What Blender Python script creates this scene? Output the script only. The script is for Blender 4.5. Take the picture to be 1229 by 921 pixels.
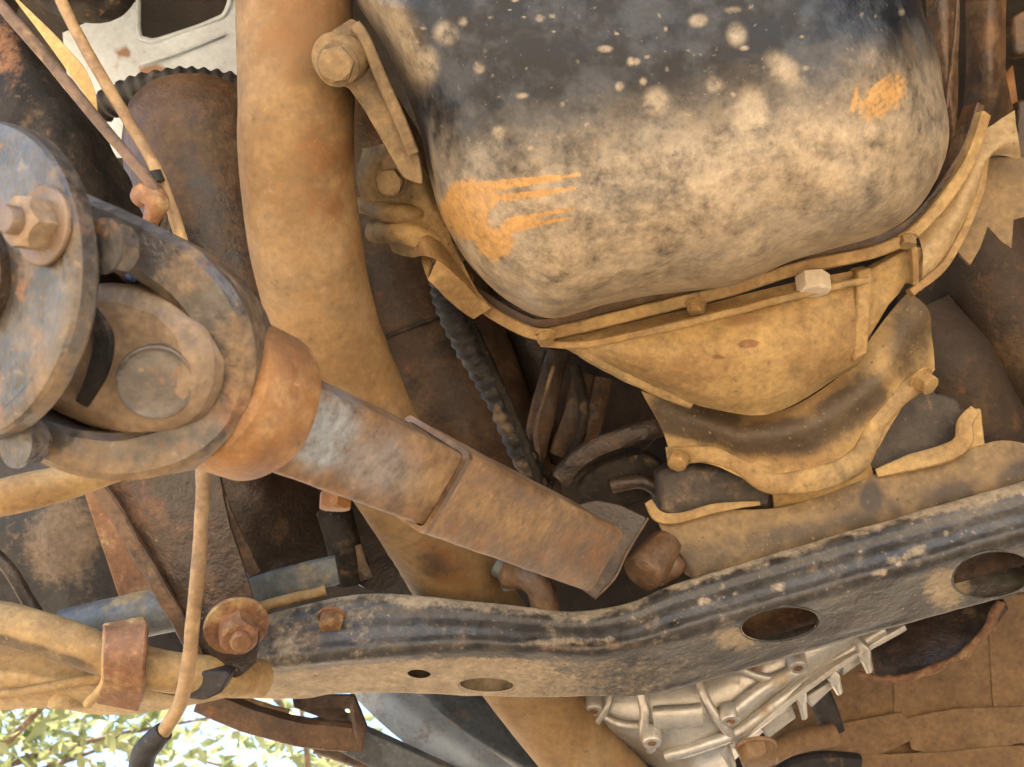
import bpy, bmesh, math, random
import numpy as np
from mathutils import Vector, Matrix
random.seed(7)
for o in list(bpy.data.objects): bpy.data.objects.remove(o)
SC = bpy.context.scene
COL = SC.collection
R = math.radians

# ---------------------------------------------------------------- camera
CAM_LOC = Vector((0, 0, 0.30))
PITCH = 40.0
cd = bpy.data.cameras.new('camera'); cam = bpy.data.objects.new('camera', cd); COL.objects.link(cam)
cam.location = CAM_LOC; cam.rotation_euler = (R(90 + PITCH), 0, 0)
cd.sensor_width = 36; cd.sensor_fit = 'HORIZONTAL'
FPX = 1206.0; cd.lens = 36 * FPX / 1229.0
cd.dof.use_dof = True; cd.dof.focus_distance = 0.78; cd.dof.aperture_fstop = 18
cd.clip_start = 0.02; cd.clip_end = 500
SC.camera = cam
# ---------------------------------------------------------------- world, sun, exposure
SUN_EL, SUN_AZ = 64.0, -160.0        # azimuth from +Y (view direction), negative = to the left
w = bpy.data.worlds.new('World'); SC.world = w; w.use_nodes = True
nt = w.node_tree
sky = nt.nodes.new('ShaderNodeTexSky'); sky.sky_type = 'NISHITA'; sky.sun_disc = False
sky.sun_elevation = R(SUN_EL); sky.sun_rotation = R(SUN_AZ)
nt.links.new(sky.outputs[0], nt.nodes['Background'].inputs[0])
nt.nodes['Background'].inputs[1].default_value = 0.11
sl = bpy.data.lights.new('sun', 'SUN'); sl.energy = 4.6; sl.angle = R(0.6); sl.color = (1.0, 0.92, 0.80)
so = bpy.data.objects.new('sun', sl); COL.objects.link(so)
sd = Vector((math.sin(R(SUN_AZ)) * math.cos(R(SUN_EL)), math.cos(R(SUN_AZ)) * math.cos(R(SUN_EL)), math.sin(R(SUN_EL))))
so.rotation_euler = sd.to_track_quat('Z', 'Y').to_euler(); so.location = sd * 20
vs = SC.view_settings; vs.view_transform = 'Standard'; vs.look = 'None'; vs.gamma = 1; vs.use_curve_mapping = False
vs.exposure = 2.58
SC.render.engine = 'CYCLES'
SC.cycles.use_denoising = True
SC.cycles.use_adaptive_sampling = True; SC.cycles.adaptive_threshold = 0.03; SC.cycles.max_bounces = 5; SC.cycles.diffuse_bounces = 3; SC.cycles.glossy_bounces = 2; SC.cycles.sample_clamp_indirect = 6

# ---------------------------------------------------------------- measuring: photo point at a depth (metres) -> place
CR = Matrix.Rotation(R(90 + PITCH), 3, 'X')
VIEW = CR @ Vector((0, 0, -1)); RIGHT = Vector((1, 0, 0)); UPV = CR @ Vector((0, 1, 0))
def P(x, y, d):
    return CAM_LOC + VIEW * d + RIGHT * ((x - 614.5) / FPX * d) - UPV * ((y - 460.5) / FPX * d)
def PP(l, d=None): return [P(*q) if len(q) == 3 else P(q[0], q[1], d) for q in l]
CRn = np.array(CR.to_3x3())
def project(v):
    q = (v - np.array(CAM_LOC)) @ CRn
    z = -q[:, 2]; z = np.where(np.abs(z) < 1e-6, 1e-6, z)
    return 614.5 + q[:, 0] / z * FPX, 460.5 - q[:, 1] / z * FPX

# ---------------------------------------------------------------- numeric noise
def _hash(i, j, k, s):
    h = (i * 374761393 + j * 668265263 + k * 2147483647 + s * 974634777) & 0xFFFFFFFF
    h = ((h ^ (h >> 13)) * 1274126177) & 0xFFFFFFFF
    return ((h ^ (h >> 16)) & 0xFFFF) / 65535.0
def vnoise(p, s=0):
    p = np.asarray(p, float); f = np.floor(p).astype(np.int64); t = p - f; t = t * t * (3 - 2 * t)
    r = 0
    for a in (0, 1):
        for b in (0, 1):
            for c in (0, 1):
                wgt = (t[:, 0] if a else 1 - t[:, 0]) * (t[:, 1] if b else 1 - t[:, 1]) * (t[:, 2] if c else 1 - t[:, 2])
                r = r + wgt * _hash(f[:, 0] + a, f[:, 1] + b, f[:, 2] + c, s)
    return r
def fbm(p, scale, octv=4, s=0):
    r = 0; amp = 0.5; tot = 0
    for o in range(octv):
        r = r + amp * vnoise(np.asarray(p) * scale * 2 ** o + 17.3 * o, s + o); tot += amp; amp *= 0.5
    return r / tot
def sstep(a, b, x): t = np.clip((x - a) / (b - a), 0, 1); return t * t * (3 - 2 * t)

# ---------------------------------------------------------------- objects
BASE = {}
def tag(o, label, cat, group=None, kind=None):
    if label: o['label'] = label
    if cat: o['category'] = cat
    if group: o['group'] = group
    if kind: o['kind'] = kind
    return o
def thing(name, label, cat, base, group=None):
    o = bpy.data.objects.new(name, None); COL.objects.link(o); o.location = base; o.empty_display_size = 0.03
    BASE[o] = Vector(base); return tag(o, label, cat, group)
def mesh(name, vf, mat, parent=None, smooth=40, jit=0, jsc=60, bevel=0, base=None, stains=None):
    v, f = vf
    v = np.array([tuple(q) for q in v], float)
    if jit:
        n = np.stack([fbm(v, jsc, 3, 11 + 7 * k) - 0.5 for k in range(3)], 1); v = v + n * 2 * jit
    b = BASE[parent] if parent is not None else (Vector(base) if base is not None else Vector(v.mean(0)))
    me = bpy.data.meshes.new(name)
    me.from_pydata([tuple(q) for q in (v - np.array(b))], [], f); me.validate(); me.update()
    o = bpy.data.objects.new(name, me); COL.objects.link(o)
    if parent is not None: o.parent = parent
    else: o.location = b
    BASE[o] = b
    finish(o, mat, smooth, stains)
    if bevel:
        m = o.modifiers.new('Bevel', 'BEVEL'); m.width = bevel; m.segments = 2; m.limit_method = 'ANGLE'; m.angle_limit = R(35)
        m.harden_normals = False
    return o
def finish(o, mat, smooth, stains):
    me = o.data
    bm = bmesh.new(); bm.from_mesh(me); bmesh.ops.recalc_face_normals(bm, faces=bm.faces); bm.to_mesh(me); bm.free()
    me.polygons.foreach_set('use_smooth', [True] * len(me.polygons))
    me.set_sharp_from_angle(angle=R(smooth))
    me.materials.clear(); me.materials.append(MAT[mat] if isinstance(mat, str) else mat)
    if stains:
        n = len(me.vertices); co = np.empty(n * 3); me.vertices.foreach_get('co', co); co = co.reshape(-1, 3) + np.array(BASE[o])
        X, Y = project(co)
        for nm, fn in stains.items():
            a = me.attributes.new(nm, 'FLOAT', 'POINT'); a.data.foreach_set('value', np.clip(fn(X, Y, co), 0, 1).astype(np.float32))
def cut(o, cutters):
    """drill real openings"""
    for c in cutters:
        m = o.modifiers.new('b', 'BOOLEAN'); m.object = c; m.operation = 'DIFFERENCE'; m.solver = 'EXACT'
    dg = bpy.context.evaluated_depsgraph_get()
    me = bpy.data.meshes.new_from_object(o.evaluated_get(dg)); o.modifiers.clear(); o.data = me
    for c in cutters: bpy.data.objects.remove(c)

# ---------------------------------------------------------------- shape builders (world metres)
def catmull(pts, k, vals=None):
    pts = [Vector(p) for p in pts]; n = len(pts); out = []; ov = []
    for i in range(n - 1):
        p0 = pts[i - 1] if i else pts[0] * 2 - pts[1]; p1 = pts[i]; p2 = pts[i + 1]; p3 = pts[i + 2] if i + 2 < n else pts[-1] * 2 - pts[-2]
        for j in range(k):
            t = j / k
            out.append(0.5 * ((2 * p1) + (p2 - p0) * t + (2 * p0 - 5 * p1 + 4 * p2 - p3) * t * t + (3 * p1 - p0 - 3 * p2 + p3) * t ** 3))
            if vals: ov.append(vals[i] * (1 - t) + vals[i + 1] * t)
    out.append(pts[-1]); 
    if vals: ov.append(vals[-1])
    return (out, ov) if vals else out
def circle(n): return [(math.cos(2 * math.pi * i / n), math.sin(2 * math.pi * i / n)) for i in range(n)]
def squircle(n, a=1, b=1, e=6):
    r = []
    for i in range(n):
        c, s = math.cos(2 * math.pi * i / n), math.sin(2 * math.pi * i / n)
        q = (abs(c) ** e + abs(s) ** e) ** (-1 / e); r.append((a * c * q, b * s * q))
    return r
def rect(a, b, c=.25):
    c = c * min(a, b); return [(a - c, -b), (a, -b + c), (a, b - c), (a - c, b), (-a + c, b), (-a, b - c), (-a, -b + c), (-a + c, -b)]
def rrect(r=.16, k=5, m=8):
    out = []
    for q in range(4):
        a0 = math.pi / 2 * q; cx, cy = ((1 - r), (1 - r)) if q == 0 else ((-(1 - r)), (1 - r)) if q == 1 else ((-(1 - r)), -(1 - r)) if q == 2 else ((1 - r), -(1 - r))
        for i in range(k + 1): out.append((cx + r * math.cos(a0 + math.pi / 2 * i / k), cy + r * math.sin(a0 + math.pi / 2 * i / k)))
        nx = ((-(1 - r)), 1) if q == 0 else (-1, -(1 - r)) if q == 1 else ((1 - r), -1) if q == 2 else (1, (1 - r)); p = out[-1]
        for i in range(1, m): out.append((p[0] + (nx[0] - p[0]) * i / m, p[1] + (nx[1] - p[1]) * i / m))
    return out
def sweep(pts, rad, sec=None, n=24, k=8, up=None, caps=True, mod=None):
    """sec in units of rad; sec x-axis = side, y-axis = 'up' direction"""
    sec = sec or circle(n); n = len(sec)
    if not isinstance(rad, (list, tuple)): rad = [rad] * len(pts)
    path, rr = catmull(pts, k, list(rad))
    V, F = [], []
    e2 = Vector(up) if up is not None else None; m = len(path)
    for i, p in enumerate(path):
        t = (path[min(i + 1, m - 1)] - path[max(i - 1, 0)]).normalized()
        if e2 is None: e2 = t.orthogonal()
        if up is not None: e2 = Vector(up)
        e2 = (e2 - t * e2.dot(t)).normalized(); e1 = t.cross(e2)
        r = rr[i] * (mod(i / (m - 1)) if mod else 1)
        for (a, b) in sec: V.append(p + e1 * a * r + e2 * b * r)
    for i in range(m - 1):
        for j in range(n):
            a = i * n + j; b = i * n + (j + 1) % n; F.append((a, b, b + n, a + n))
    if caps: F.append(tuple(range(n - 1, -1, -1))); F.append(tuple(range((m - 1) * n, m * n)))
    return V, F
def lathe(c, axis, prof, n=48, caps=True):
    axis = Vector(axis).normalized(); e1 = axis.orthogonal().normalized(); e2 = axis.cross(e1)
    V, F = [], []
    for (r, z) in prof:
        for i in range(n):
            a = 2 * math.pi * i / n; V.append(Vector(c) + axis * z + (e1 * math.cos(a) + e2 * math.sin(a)) * r)
    m = len(prof)
    for i in range(m - 1):
        for j in range(n):
            a = i * n + j; b = i * n + (j + 1) % n; F.append((a, b, b + n, a + n))
    if caps: F.append(tuple(range(n - 1, -1, -1))); F.append(tuple(range((m - 1) * n, m * n)))
    return V, F
def rounded(poly, r=0.25, k=4):
    """cut the corners of a closed list of 3D points"""
    out = []; n = len(poly)
    for i in range(n):
        a, b, c = poly[i - 1], poly[i], poly[(i + 1) % n]
        p, q = b.lerp(a, r), b.lerp(c, r)
        for j in range(k + 1):
            t = j / k; out.append(p * (1 - t) ** 2 + b * 2 * t * (1 - t) + q * t * t)
    return out
def plate(pts, th, dirn=None, rnd=0, k=3):
    pts = [Vector(p) for p in pts]
    if rnd: pts = rounded(pts, rnd, k)
    if dirn is None:
        nrm = Vector((0, 0, 0)); c = sum(pts, Vector()) / len(pts)
        for i in range(len(pts)): nrm += (pts[i] - c).cross(pts[(i + 1) % len(pts)] - c)
        nrm.normalize()
        if nrm.dot(VIEW) < 0: nrm = -nrm
        dirn = nrm
    n = len(pts); V = pts + [p + dirn * th for p in pts]
    F = [tuple(range(n)), tuple(range(2 * n - 1, n - 1, -1))] + [(i, i + n, (i + 1) % n + n, (i + 1) % n) for i in range(n)]
    return V, F
def sheet(rows, th, kr=6, kc=6, closed=True):
    """smooth skin through rows of 3D points, given real thickness"""
    rows = [catmull(r, kc) for r in rows]
    cols = [catmull([r[j] for r in rows], kr) for j in range(len(rows[0]))]
    G = np.array([[tuple(q) for q in c] for c in cols]).transpose(1, 0, 2)
    du = np.gradient(G, axis=1); dv = np.gradient(G, axis=0)
    N = np.cross(du, dv); N /= np.linalg.norm(N, axis=2, keepdims=True) + 1e-12
    if (N.reshape(-1, 3) @ np.array(VIEW)).sum() < 0: N = -N
    B = G + N * th
    h, wd, _ = G.shape; V = list(map(tuple, G.reshape(-1, 3))) + list(map(tuple, B.reshape(-1, 3))); o = h * wd; F = []
    for i in range(h - 1):
        for j in range(wd - 1):
            a = i * wd + j; F.append((a, a + 1, a + wd + 1, a + wd)); F.append((o + a, o + a + wd, o + a + wd + 1, o + a + 1))
    per = [j for j in range(wd)] + [i * wd + wd - 1 for i in range(1, h)] + [(h - 1) * wd + j for j in range(wd - 2, -1, -1)] + [i * wd for i in range(h - 2, 0, -1)]
    for i in range(len(per)):
        a, b = per[i], per[(i + 1) % len(per)]; F.append((a, a + o, b + o, b))
    return V, F
def join(*vfs):
    V, F = [], []
    for v, f in vfs:
        o = len(V); V += list(v); F += [tuple(i + o for i in q) for q in f]
    return V, F
def hexhead(c, axis, r, h):
    """hex head with a turned chamfer"""
    axis = Vector(axis).normalized(); e1 = axis.orthogonal().normalized(); e2 = axis.cross(e1); V, F = [], []
    n = 24; ang = [2 * math.pi * i / n for i in range(n)]
    def hexr(a): return r * math.cos(math.pi / 6) / math.cos((a % (math.pi / 3)) - math.pi / 6)
    for z, f in ((0, 1), (h * 0.8, 1), (h, 0.0)):
        for a in ang:
            q = hexr(a) if f else r * 0.80
            if z == h * 0.8: zz = h * (1.0 - 0.22 * max(0, (hexr(a) / r - 0.866) / 0.134))
            else: zz = z
            V.append(Vector(c) + axis * zz + (e1 * math.cos(a) + e2 * math.sin(a)) * q)
    for i in range(2):
        for j in range(n):
            a = i * n + j; b = i * n + (j + 1) % n; F.append((a, b, b + n, a + n))
    F.append(tuple(range(2 * n, 3 * n))); F.append(tuple(range(n - 1, -1, -1)))
    return V, F
def bolt(parent, c, axis, r, h=None, mat='rust', washer=1.35, stud=0, name='bolt'):
    c = Vector(c); axis = Vector(axis).normalized(); h = h or r * 1.1
    b = mesh(name, hexhead(c, axis, r, h), mat, parent, smooth=25, jit=r * 0.03, jsc=90)
    if washer: mesh('washer', lathe(c - axis * r * 0.16, axis, [(r * 0.5, 0), (r * washer, 0), (r * washer, r * .14), (r * (washer - .06), r * .2), (r * .5, r * .2)], 32), mat, b, jit=r * 0.02, jsc=90)
    if stud: mesh('stud', lathe(c + axis * h * 0.9, axis, [(r * .52, 0), (r * .52, stud * .8), (r * .44, stud), (r * .2, stud)], 20), mat, b)
    return b
TOCAM = -VIEW

# ---------------------------------------------------------------- materials
MAT = {}
def grime(name, base, base2=None, dust=(.41, .28, .125), rust=(.17, .082, .036), paint=(.27, .295, .31), a_dust=.3, a_rust=.2,
          rough=.55, metal=0, scale=14, fine=160, bump=.25, spec=.5, coat=0, vary=.35, a_base2=.5, dust2=None, drough=.74, speck=.7, oil=.16):
    m = bpy.data.materials.new(name); m.use_nodes = True; MAT[name] = m
    N = m.node_tree.nodes; L = m.node_tree.links; bs = N['Principled BSDF']
    tc = N.new('ShaderNodeTexCoord')
    oi = N.new('ShaderNodeObjectInfo')
    addv = N.new('ShaderNodeVectorMath'); addv.operation = 'ADD'
    mulv = N.new('ShaderNodeVectorMath'); mulv.operation = 'SCALE'; mulv.inputs[3].default_value = 3.0
    L.new(oi.outputs['Random'], mulv.inputs[0]); L.new(tc.outputs['Object'], addv.inputs[0]); L.new(mulv.outputs[0], addv.inputs[1])
    vec = addv.outputs[0]
    def noise(sc, det=6, ro=.6, dist=0):
        n = N.new('ShaderNodeTexNoise'); n.inputs['Scale'].default_value = sc; n.inputs['Detail'].default_value = det
        n.inputs['Roughness'].default_value = ro; n.inputs['Distortion'].default_value = dist; L.new(vec, n.inputs['Vector']); return n.outputs[0]
    def ramp(src, lo, hi):
        r = N.new('ShaderNodeMapRange'); r.interpolation_type = 'SMOOTHSTEP'; r.inputs[1].default_value = lo; r.inputs[2].default_value = hi
        L.new(src, r.inputs[0]); return r.outputs[0]
    def mth(op, a, b, cl=False):
        n = N.new('ShaderNodeMath'); n.operation = op; n.use_clamp = cl
        for i, q in enumerate((a, b)):
            if hasattr(q, 'links'): L.new(q, n.inputs[i])
            else: n.inputs[i].default_value = q
        return n.outputs[0]
    def mix(fac, a, b, mode='MIX'):
        n = N.new('ShaderNodeMix'); n.data_type = 'RGBA'; n.blend_type = mode
        if hasattr(fac, 'links'): L.new(fac, n.inputs[0])
        else: n.inputs[0].default_value = fac
        for i, q in ((6, a), (7, b)):
            if hasattr(q, 'links'): L.new(q, n.inputs[i])
            else: n.inputs[i].default_value = (*q, 1)
        return n.outputs[2]
    def attr(nm):
        n = N.new('ShaderNodeAttribute'); n.attribute_name = nm; return n.outputs['Fac']
    base2 = base2 or tuple(c * .55 for c in base)
    nf = noise(fine, 2, .7); nm_ = noise(scale, 4, .66); nr = noise(scale * 1.9, 5, .70); nd = noise(scale * .8, 5, .70); nv = noise(fine * .3, 4, .72)
    def broken(at):   # ragged edge for stains
        s = mth('ADD', at, mth('MULTIPLY', mth('SUBTRACT', nr, .5), .9)); s = mth('ADD', s, mth('MULTIPLY', mth('SUBTRACT', nv, .5), .7))
        s = mth('ADD', s, mth('MULTIPLY', mth('SUBTRACT', nf, .5), .6))
        return mth('MULTIPLY', mth('MULTIPLY', ramp(s, .22, .80), ramp(at, .0, .25)), .93)
    def amt(src, a): c = .5 + (.5 - a) * .5; return ramp(src, c - .09, c + .09)
    col = mix(amt(nm_, a_base2), base, base2)
    fr = mth('MAXIMUM', amt(nr, a_rust) if a_rust else 0.0, broken(attr('rust')))
    col = mix(fr, col, mix(nv, rust, tuple(c * 1.6 for c in rust)))
    d2 = dust2 or tuple(c * .72 for c in dust)
    fi = mth('MULTIPLY', attr('film'), ramp(mth('ADD', nr, mth('MULTIPLY', nv, .6)), .45, 1.0))
    col = mix(fi, col, d2)
    fd = mth('MAXIMUM', amt(nd, a_dust) if a_dust else 0.0, broken(attr('dust')))
    d2 = dust2 or tuple(c * .72 for c in dust)
    col = mix(fd, col, mix(ramp(nr, .35, .65), dust, d2))
    col = mix(mth('MULTIPLY', attr('film2'), ramp(mth('ADD', mth('MULTIPLY', nr, .7), mth('MULTIPLY', nv, .5)), .12, .75)), col, mix(ramp(nd, .4, .62), dust, tuple(c * .8 for c in dust)))
    col = mix(mth('MULTIPLY', attr('spot'), ramp(nv, .2, .6)), col, paint)
    fo = mth('MULTIPLY', broken(attr('mud')), ramp(nf, .1, .5))
    col = mix(fo, col, mix(nr, (.50, .29, .10), (.40, .21, .065)))
    fp = mth('MULTIPLY', broken(attr('paint')), .85)
    col = mix(fp, col, mix(nv, paint, tuple(c * .8 for c in paint)))
    no = noise(scale * .55, 5, .72)
    fk = mth('MULTIPLY', mth('MAXIMUM', broken(attr('dark')), mth('MULTIPLY', amt(no, oil), .9)), .88)
    col = mix(fk, col, (.03, .022, .017))
    col = mix(mth('MULTIPLY', ramp(nf, .66, .74), .5 * speck), col, dust)
    col = mix(mth('MULTIPLY', ramp(mth('SUBTRACT', 1.0, mth('ADD', mth('MULTIPLY', nf, .6), mth('MULTIPLY', nv, .4))), .62, .70), .4 * speck), col, tuple(c * .3 for c in base2))
    g = N.new('ShaderNodeMapRange'); g.inputs[1].default_value = .3; g.inputs[2].default_value = .7; g.inputs[3].default_value = 1 - vary * 1.25; g.inputs[4].default_value = 1 + vary * .75
    L.new(mth('ADD', mth('MULTIPLY', nf, .5), mth('MULTIPLY', nv, .5)), g.inputs[0])
    vm = N.new('ShaderNodeVectorMath'); vm.operation = 'SCALE'; L.new(col, vm.inputs[0]); L.new(g.outputs[0], vm.inputs[3])
    L.new(vm.outputs[0], bs.inputs['Base Color'])
    f_all = mth('MULTIPLY', mth('MAXIMUM', fd, mth('MULTIPLY', fr, .8)), mth('SUBTRACT', 1.0, mth('MULTIPLY', fk, .5)))
    rr = N.new('ShaderNodeMapRange'); rr.inputs[3].default_value = rough; rr.inputs[4].default_value = drough; L.new(f_all, rr.inputs[0])
    L.new(mth('ADD', mth('SUBTRACT', rr.outputs[0], mth('MULTIPLY', fk, .15)), mth('MULTIPLY', mth('SUBTRACT', nv, .5), .3), True), bs.inputs['Roughness'])
    if metal:
        mm = N.new('ShaderNodeMapRange'); mm.inputs[3].default_value = metal; mm.inputs[4].default_value = 0; L.new(f_all, mm.inputs[0]); L.new(mm.outputs[0], bs.inputs['Metallic'])
    bs.inputs['Specular IOR Level'].default_value = spec
    if coat: bs.inputs['Coat Weight'].default_value = coat; bs.inputs['Coat Roughness'].default_value = .25
    bp = N.new('ShaderNodeBump'); bp.inputs['Strength'].default_value = min(1, bump * 1.5); bp.inputs['Distance'].default_value = .004
    L.new(nv, bp.inputs['Height']); L.new(bp.outputs[0], bs.inputs['Normal'])
    return m
SAND = (.43, .28, .11)
grime('sand_metal', SAND, (.30, .18, .07), a_dust=.4, a_rust=.12, rough=.7, a_base2=.5, bump=.3, oil=.10)
grime('sand_dark', (.23, .15, .07), (.15, .10, .05), dust=(.28, .185, .085), a_dust=.4, a_rust=.12, rough=.7, bump=.35, oil=.25)
grime('sand_pale', (.47, .345, .19), (.38, .265, .13), a_dust=.35, a_rust=.04, rough=.7, bump=.25, oil=.04)
grime('pan_paint', (.010, .0115, .016), (.042, .047, .056), spec=.30, dust=(.50, .385, .25), dust2=(.32, .26, .185), a_dust=0, a_rust=0, a_base2=.45, rough=.34, bump=.2, scale=20, vary=.3, paint=(.38, .31, .215), fine=200, speck=.3, oil=0)
grime('black_beam', (.022, .0205, .0195), (.05, .045, .04), dust=(.44, .34, .22), a_dust=.10, a_rust=.08, rough=.42, bump=.3, scale=18, rust=(.13, .075, .038), oil=.1)
grime('exhaust', (.27, .162, .066), (.205, .118, .045), oil=.03, vary=.25, rust=(.14, .066, .022), a_rust=.08, dust=(.30, .195, .095), a_dust=.42, rough=.75, scale=11, bump=.25)
grime('rust', (.27, .13, .06), (.18, .08, .035), a_dust=.3, a_rust=.4, rough=.6, scale=30, bump=.35)
grime('rust_shaft', (.21, .115, .052), (.13, .07, .032), oil=.26, dust=(.31, .19, .088), a_dust=.36, a_rust=.25, rough=.5, scale=22, bump=.3)
grime('steel_worn', (.11, .096, .082), (.06, .052, .045), oil=.28, dust=(.25, .165, .09), a_dust=.32, a_rust=.24, rough=.34, metal=.25, scale=26, bump=.3)
grime('collar_rust', (.32, .155, .048), (.21, .095, .032), oil=.12, a_dust=.25, a_rust=.2, rough=.6, scale=20, bump=.3, dust=(.45, .28, .13))
grime('brown_dark', oil=.36, base=(.058, .035, .022), base2=(.03, .019, .013), dust=(.16, .10, .055), a_dust=.24, a_rust=.16, rust=(.12, .055, .025), rough=.45, scale=20, bump=.55)  # grimy brown, darkened further in place of light falling off with depth
grime('nut_dull', (.20, .135, .085), (.13, .085, .055), dust=(.30, .21, .125), a_dust=.4, a_rust=.2, rough=.5, scale=40, bump=.3, oil=.15)
grime('brown_mid', (.135, .074, .037), (.078, .042, .021), oil=.36, dust=(.20, .124, .064), a_dust=.32, a_rust=.24, rough=.5, scale=16, bump=.45)
grime('black_oily', (.014, .012, .010), (.03, .023, .017), dust=(.16, .11, .065), a_dust=.2, a_rust=.1, rough=.75, spec=.25, scale=26, bump=.5)
grime('black_rubber', (.018, .017, .017), (.035, .03, .027), dust=(.20, .14, .09), a_dust=.22, a_rust=0, rough=.65, scale=30, bump=.3)
grime('grey_panel', oil=.08, base=(.48, .55, .60), base2=(.40, .45, .49), dust=(.27, .24, .20), a_dust=.10, a_rust=.03, rough=.5, scale=9, bump=.1, vary=.15)
grime('bluegrey', (.125, .135, .135), (.08, .085, .085), a_dust=.22, a_rust=.12, rough=.5, scale=18)
grime('aluminium', oil=.06, base=(.60, .57, .52), base2=(.48, .45, .40), dust=(.46, .35, .23), a_dust=.2, a_rust=.03, rough=.42, metal=.55, scale=24, bump=.18, vary=.18)
grime('cable_tan', (.36, .23, .11), (.25, .15, .07), a_dust=.3, a_rust=.15, rough=.55, scale=30)
grime('cable_brown', (.20, .13, .095), (.13, .085, .06), a_dust=.3, a_rust=.1, rough=.6, scale=30)
grime('yellow_strip', (.55, .38, .14), (.45, .29, .10), a_dust=.2, a_rust=.04, rough=.5)
grime('white_plastic', oil=0, base=(.72, .62, .48), base2=(.62, .52, .38), a_dust=.12, a_rust=0, rough=.5, bump=.1, vary=.15)
grime('shield_brown', (.25, .148, .07), (.19, .11, .05), oil=.06, dust=(.28, .175, .085), a_dust=.4, a_rust=.12, rough=.7, scale=8, bump=.2)
grime('recess_brown', (.055, .031, .015), (.032, .019, .010), dust=(.13, .075, .032), a_dust=.26, a_rust=.2, rust=(.09, .04, .014), rough=.7, scale=12, bump=.5, oil=.3)  # extra dark brown, standing in for the deep shade of the recess
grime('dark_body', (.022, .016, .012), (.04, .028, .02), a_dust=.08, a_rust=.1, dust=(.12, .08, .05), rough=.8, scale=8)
grime('dirt', (.44, .34, .225), (.36, .265, .17), oil=0, speck=.3, dust=(.52, .42, .30), a_dust=.4, a_rust=.08, rough=.95, scale=2.2, fine=60, bump=.6)
def leafmat():
    m = bpy.data.materials.new('leaf'); m.use_nodes = True; MAT['leaf'] = m
    N = m.node_tree.nodes; L = m.node_tree.links; bs = N['Principled BSDF']
    tc = N.new('ShaderNodeTexCoord'); n = N.new('ShaderNodeTexNoise'); n.inputs['Scale'].default_value = 3.5; L.new(tc.outputs['Object'], n.inputs['Vector'])
    r = N.new('ShaderNodeValToRGB'); r.color_ramp.elements[0].position = .35; r.color_ramp.elements[0].color = (.14, .17, .06, 1)
    r.color_ramp.elements[1].position = .65; r.color_ramp.elements[1].color = (.34, .34, .16, 1); L.new(n.outputs[0], r.inputs[0])
    L.new(r.outputs[0], bs.inputs['Base Color']); bs.inputs['Roughness'].default_value = .45
    t = N.new('ShaderNodeBsdfTranslucent'); L.new(r.outputs[0], t.inputs[0]); mx = N.new('ShaderNodeMixShader'); mx.inputs[0].default_value = .5
    L.new(bs.outputs[0], mx.inputs[1]); L.new(t.outputs[0], mx.inputs[2]); L.new(mx.outputs[0], N['Material Output'].inputs[0])
leafmat()
grime('bark', (.16, .11, .075), (.09, .06, .04), a_dust=.2, a_rust=.05, rough=.9, scale=9)

# ================================================================ the setting
g = 60
gv = [(-g, -g, 0), (g, -g, 0), (g, g, 0), (-g, g, 0)]
o = mesh('ground', (gv, [(0, 1, 2, 3)]), 'dirt', base=(0, 0, 0)); tag(o, 'sunlit reddish dirt ground under the truck', 'ground', kind='structure')
# the underside of the truck's floor that shuts out the sky above the parts
def floorpan():
    rows = []
    prof = [(-.38, 1.30), (-.2, 1.36), (0.1, 1.40), (.55, 1.42), (.95, 1.50), (1.35, 1.55), (1.6, 1.50), (1.68, 1.3), (1.70, 1.08)]
    for i, (y, z) in enumerate(prof):
        xs = (-.95, -.7, -.4, 0, .15, .4, .8, 1.2, 1.5); last = i == len(prof) - 1
        rows.append([Vector((x, y, (z + .04 * math.sin(x * 5 + y * 3)) - (.40 if last and x > .1 else 0))) for x in xs] + [Vector((1.55, y, min(z, 1.3) - .35)), Vector((1.58, y, .35))])  # right skirt and lowered front wall are added to cut stray light
    return sheet(rows, .01, 6, 6)
o = mesh('underbody', floorpan(), 'dark_body', base=(0, 0, 1.4), jit=.02, jsc=6); tag(o, 'dark dirty underside of the truck floor above the parts, with an added light-blocking skirt', 'underbody', kind='structure')

# ================================================================ oil pan
pan = thing('oil_pan', 'large black oil pan caked with pale dust and orange mud scrapes', 'oil pan', P(800, 100, .8))
OUT = [(425, 0), (470, 70), (503, 150), (514, 205), (530, 260), (560, 312), (606, 358), (660, 381), (725, 366), (800, 352), (880, 342), (955, 312),
       (1040, 287), (1086, 265), (1118, 226), (1138, 172), (1134, 120), (1122, 50), (1105, 0), (1080, -120), (1020, -260), (880, -330), (700, -340), (520, -280), (440, -160), (415, -70)]
def pan_shape():
    edge = [P(x, y, .80 + .00012 * max(0, y - 100)) for x, y in OUT]
    ring = catmull(edge + [edge[0]], 20)[:-1]
    C = P(795, 60, .80); nr = 120; V, F = [], []; n = len(ring); c0 = P(795, 60, .655)
    for i in range(nr + 1):
        t = (i + 1) / (nr + 1)
        s = t ** .92
        hgt = (1 - t ** 4.6) ** (1 / 2.0)
        for e in ring:
            p = C + (e - C) * s
            V.append(p + (CAM_LOC - p).normalized() * .135 * hgt * 1.0)
    for e in ring:
        V.append(e + (e - CAM_LOC).normalized() * .09 )
    m = nr + 2
    for i in range(m - 1):
        for j in range(n):
            a = i * n + j; b = i * n + (j + 1) % n; F.append((a, b, b + n, a + n))
    F.append(tuple(range(n - 1, -1, -1))); F.append(tuple(range((m - 1) * n, m * n)))
    return V, F
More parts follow.
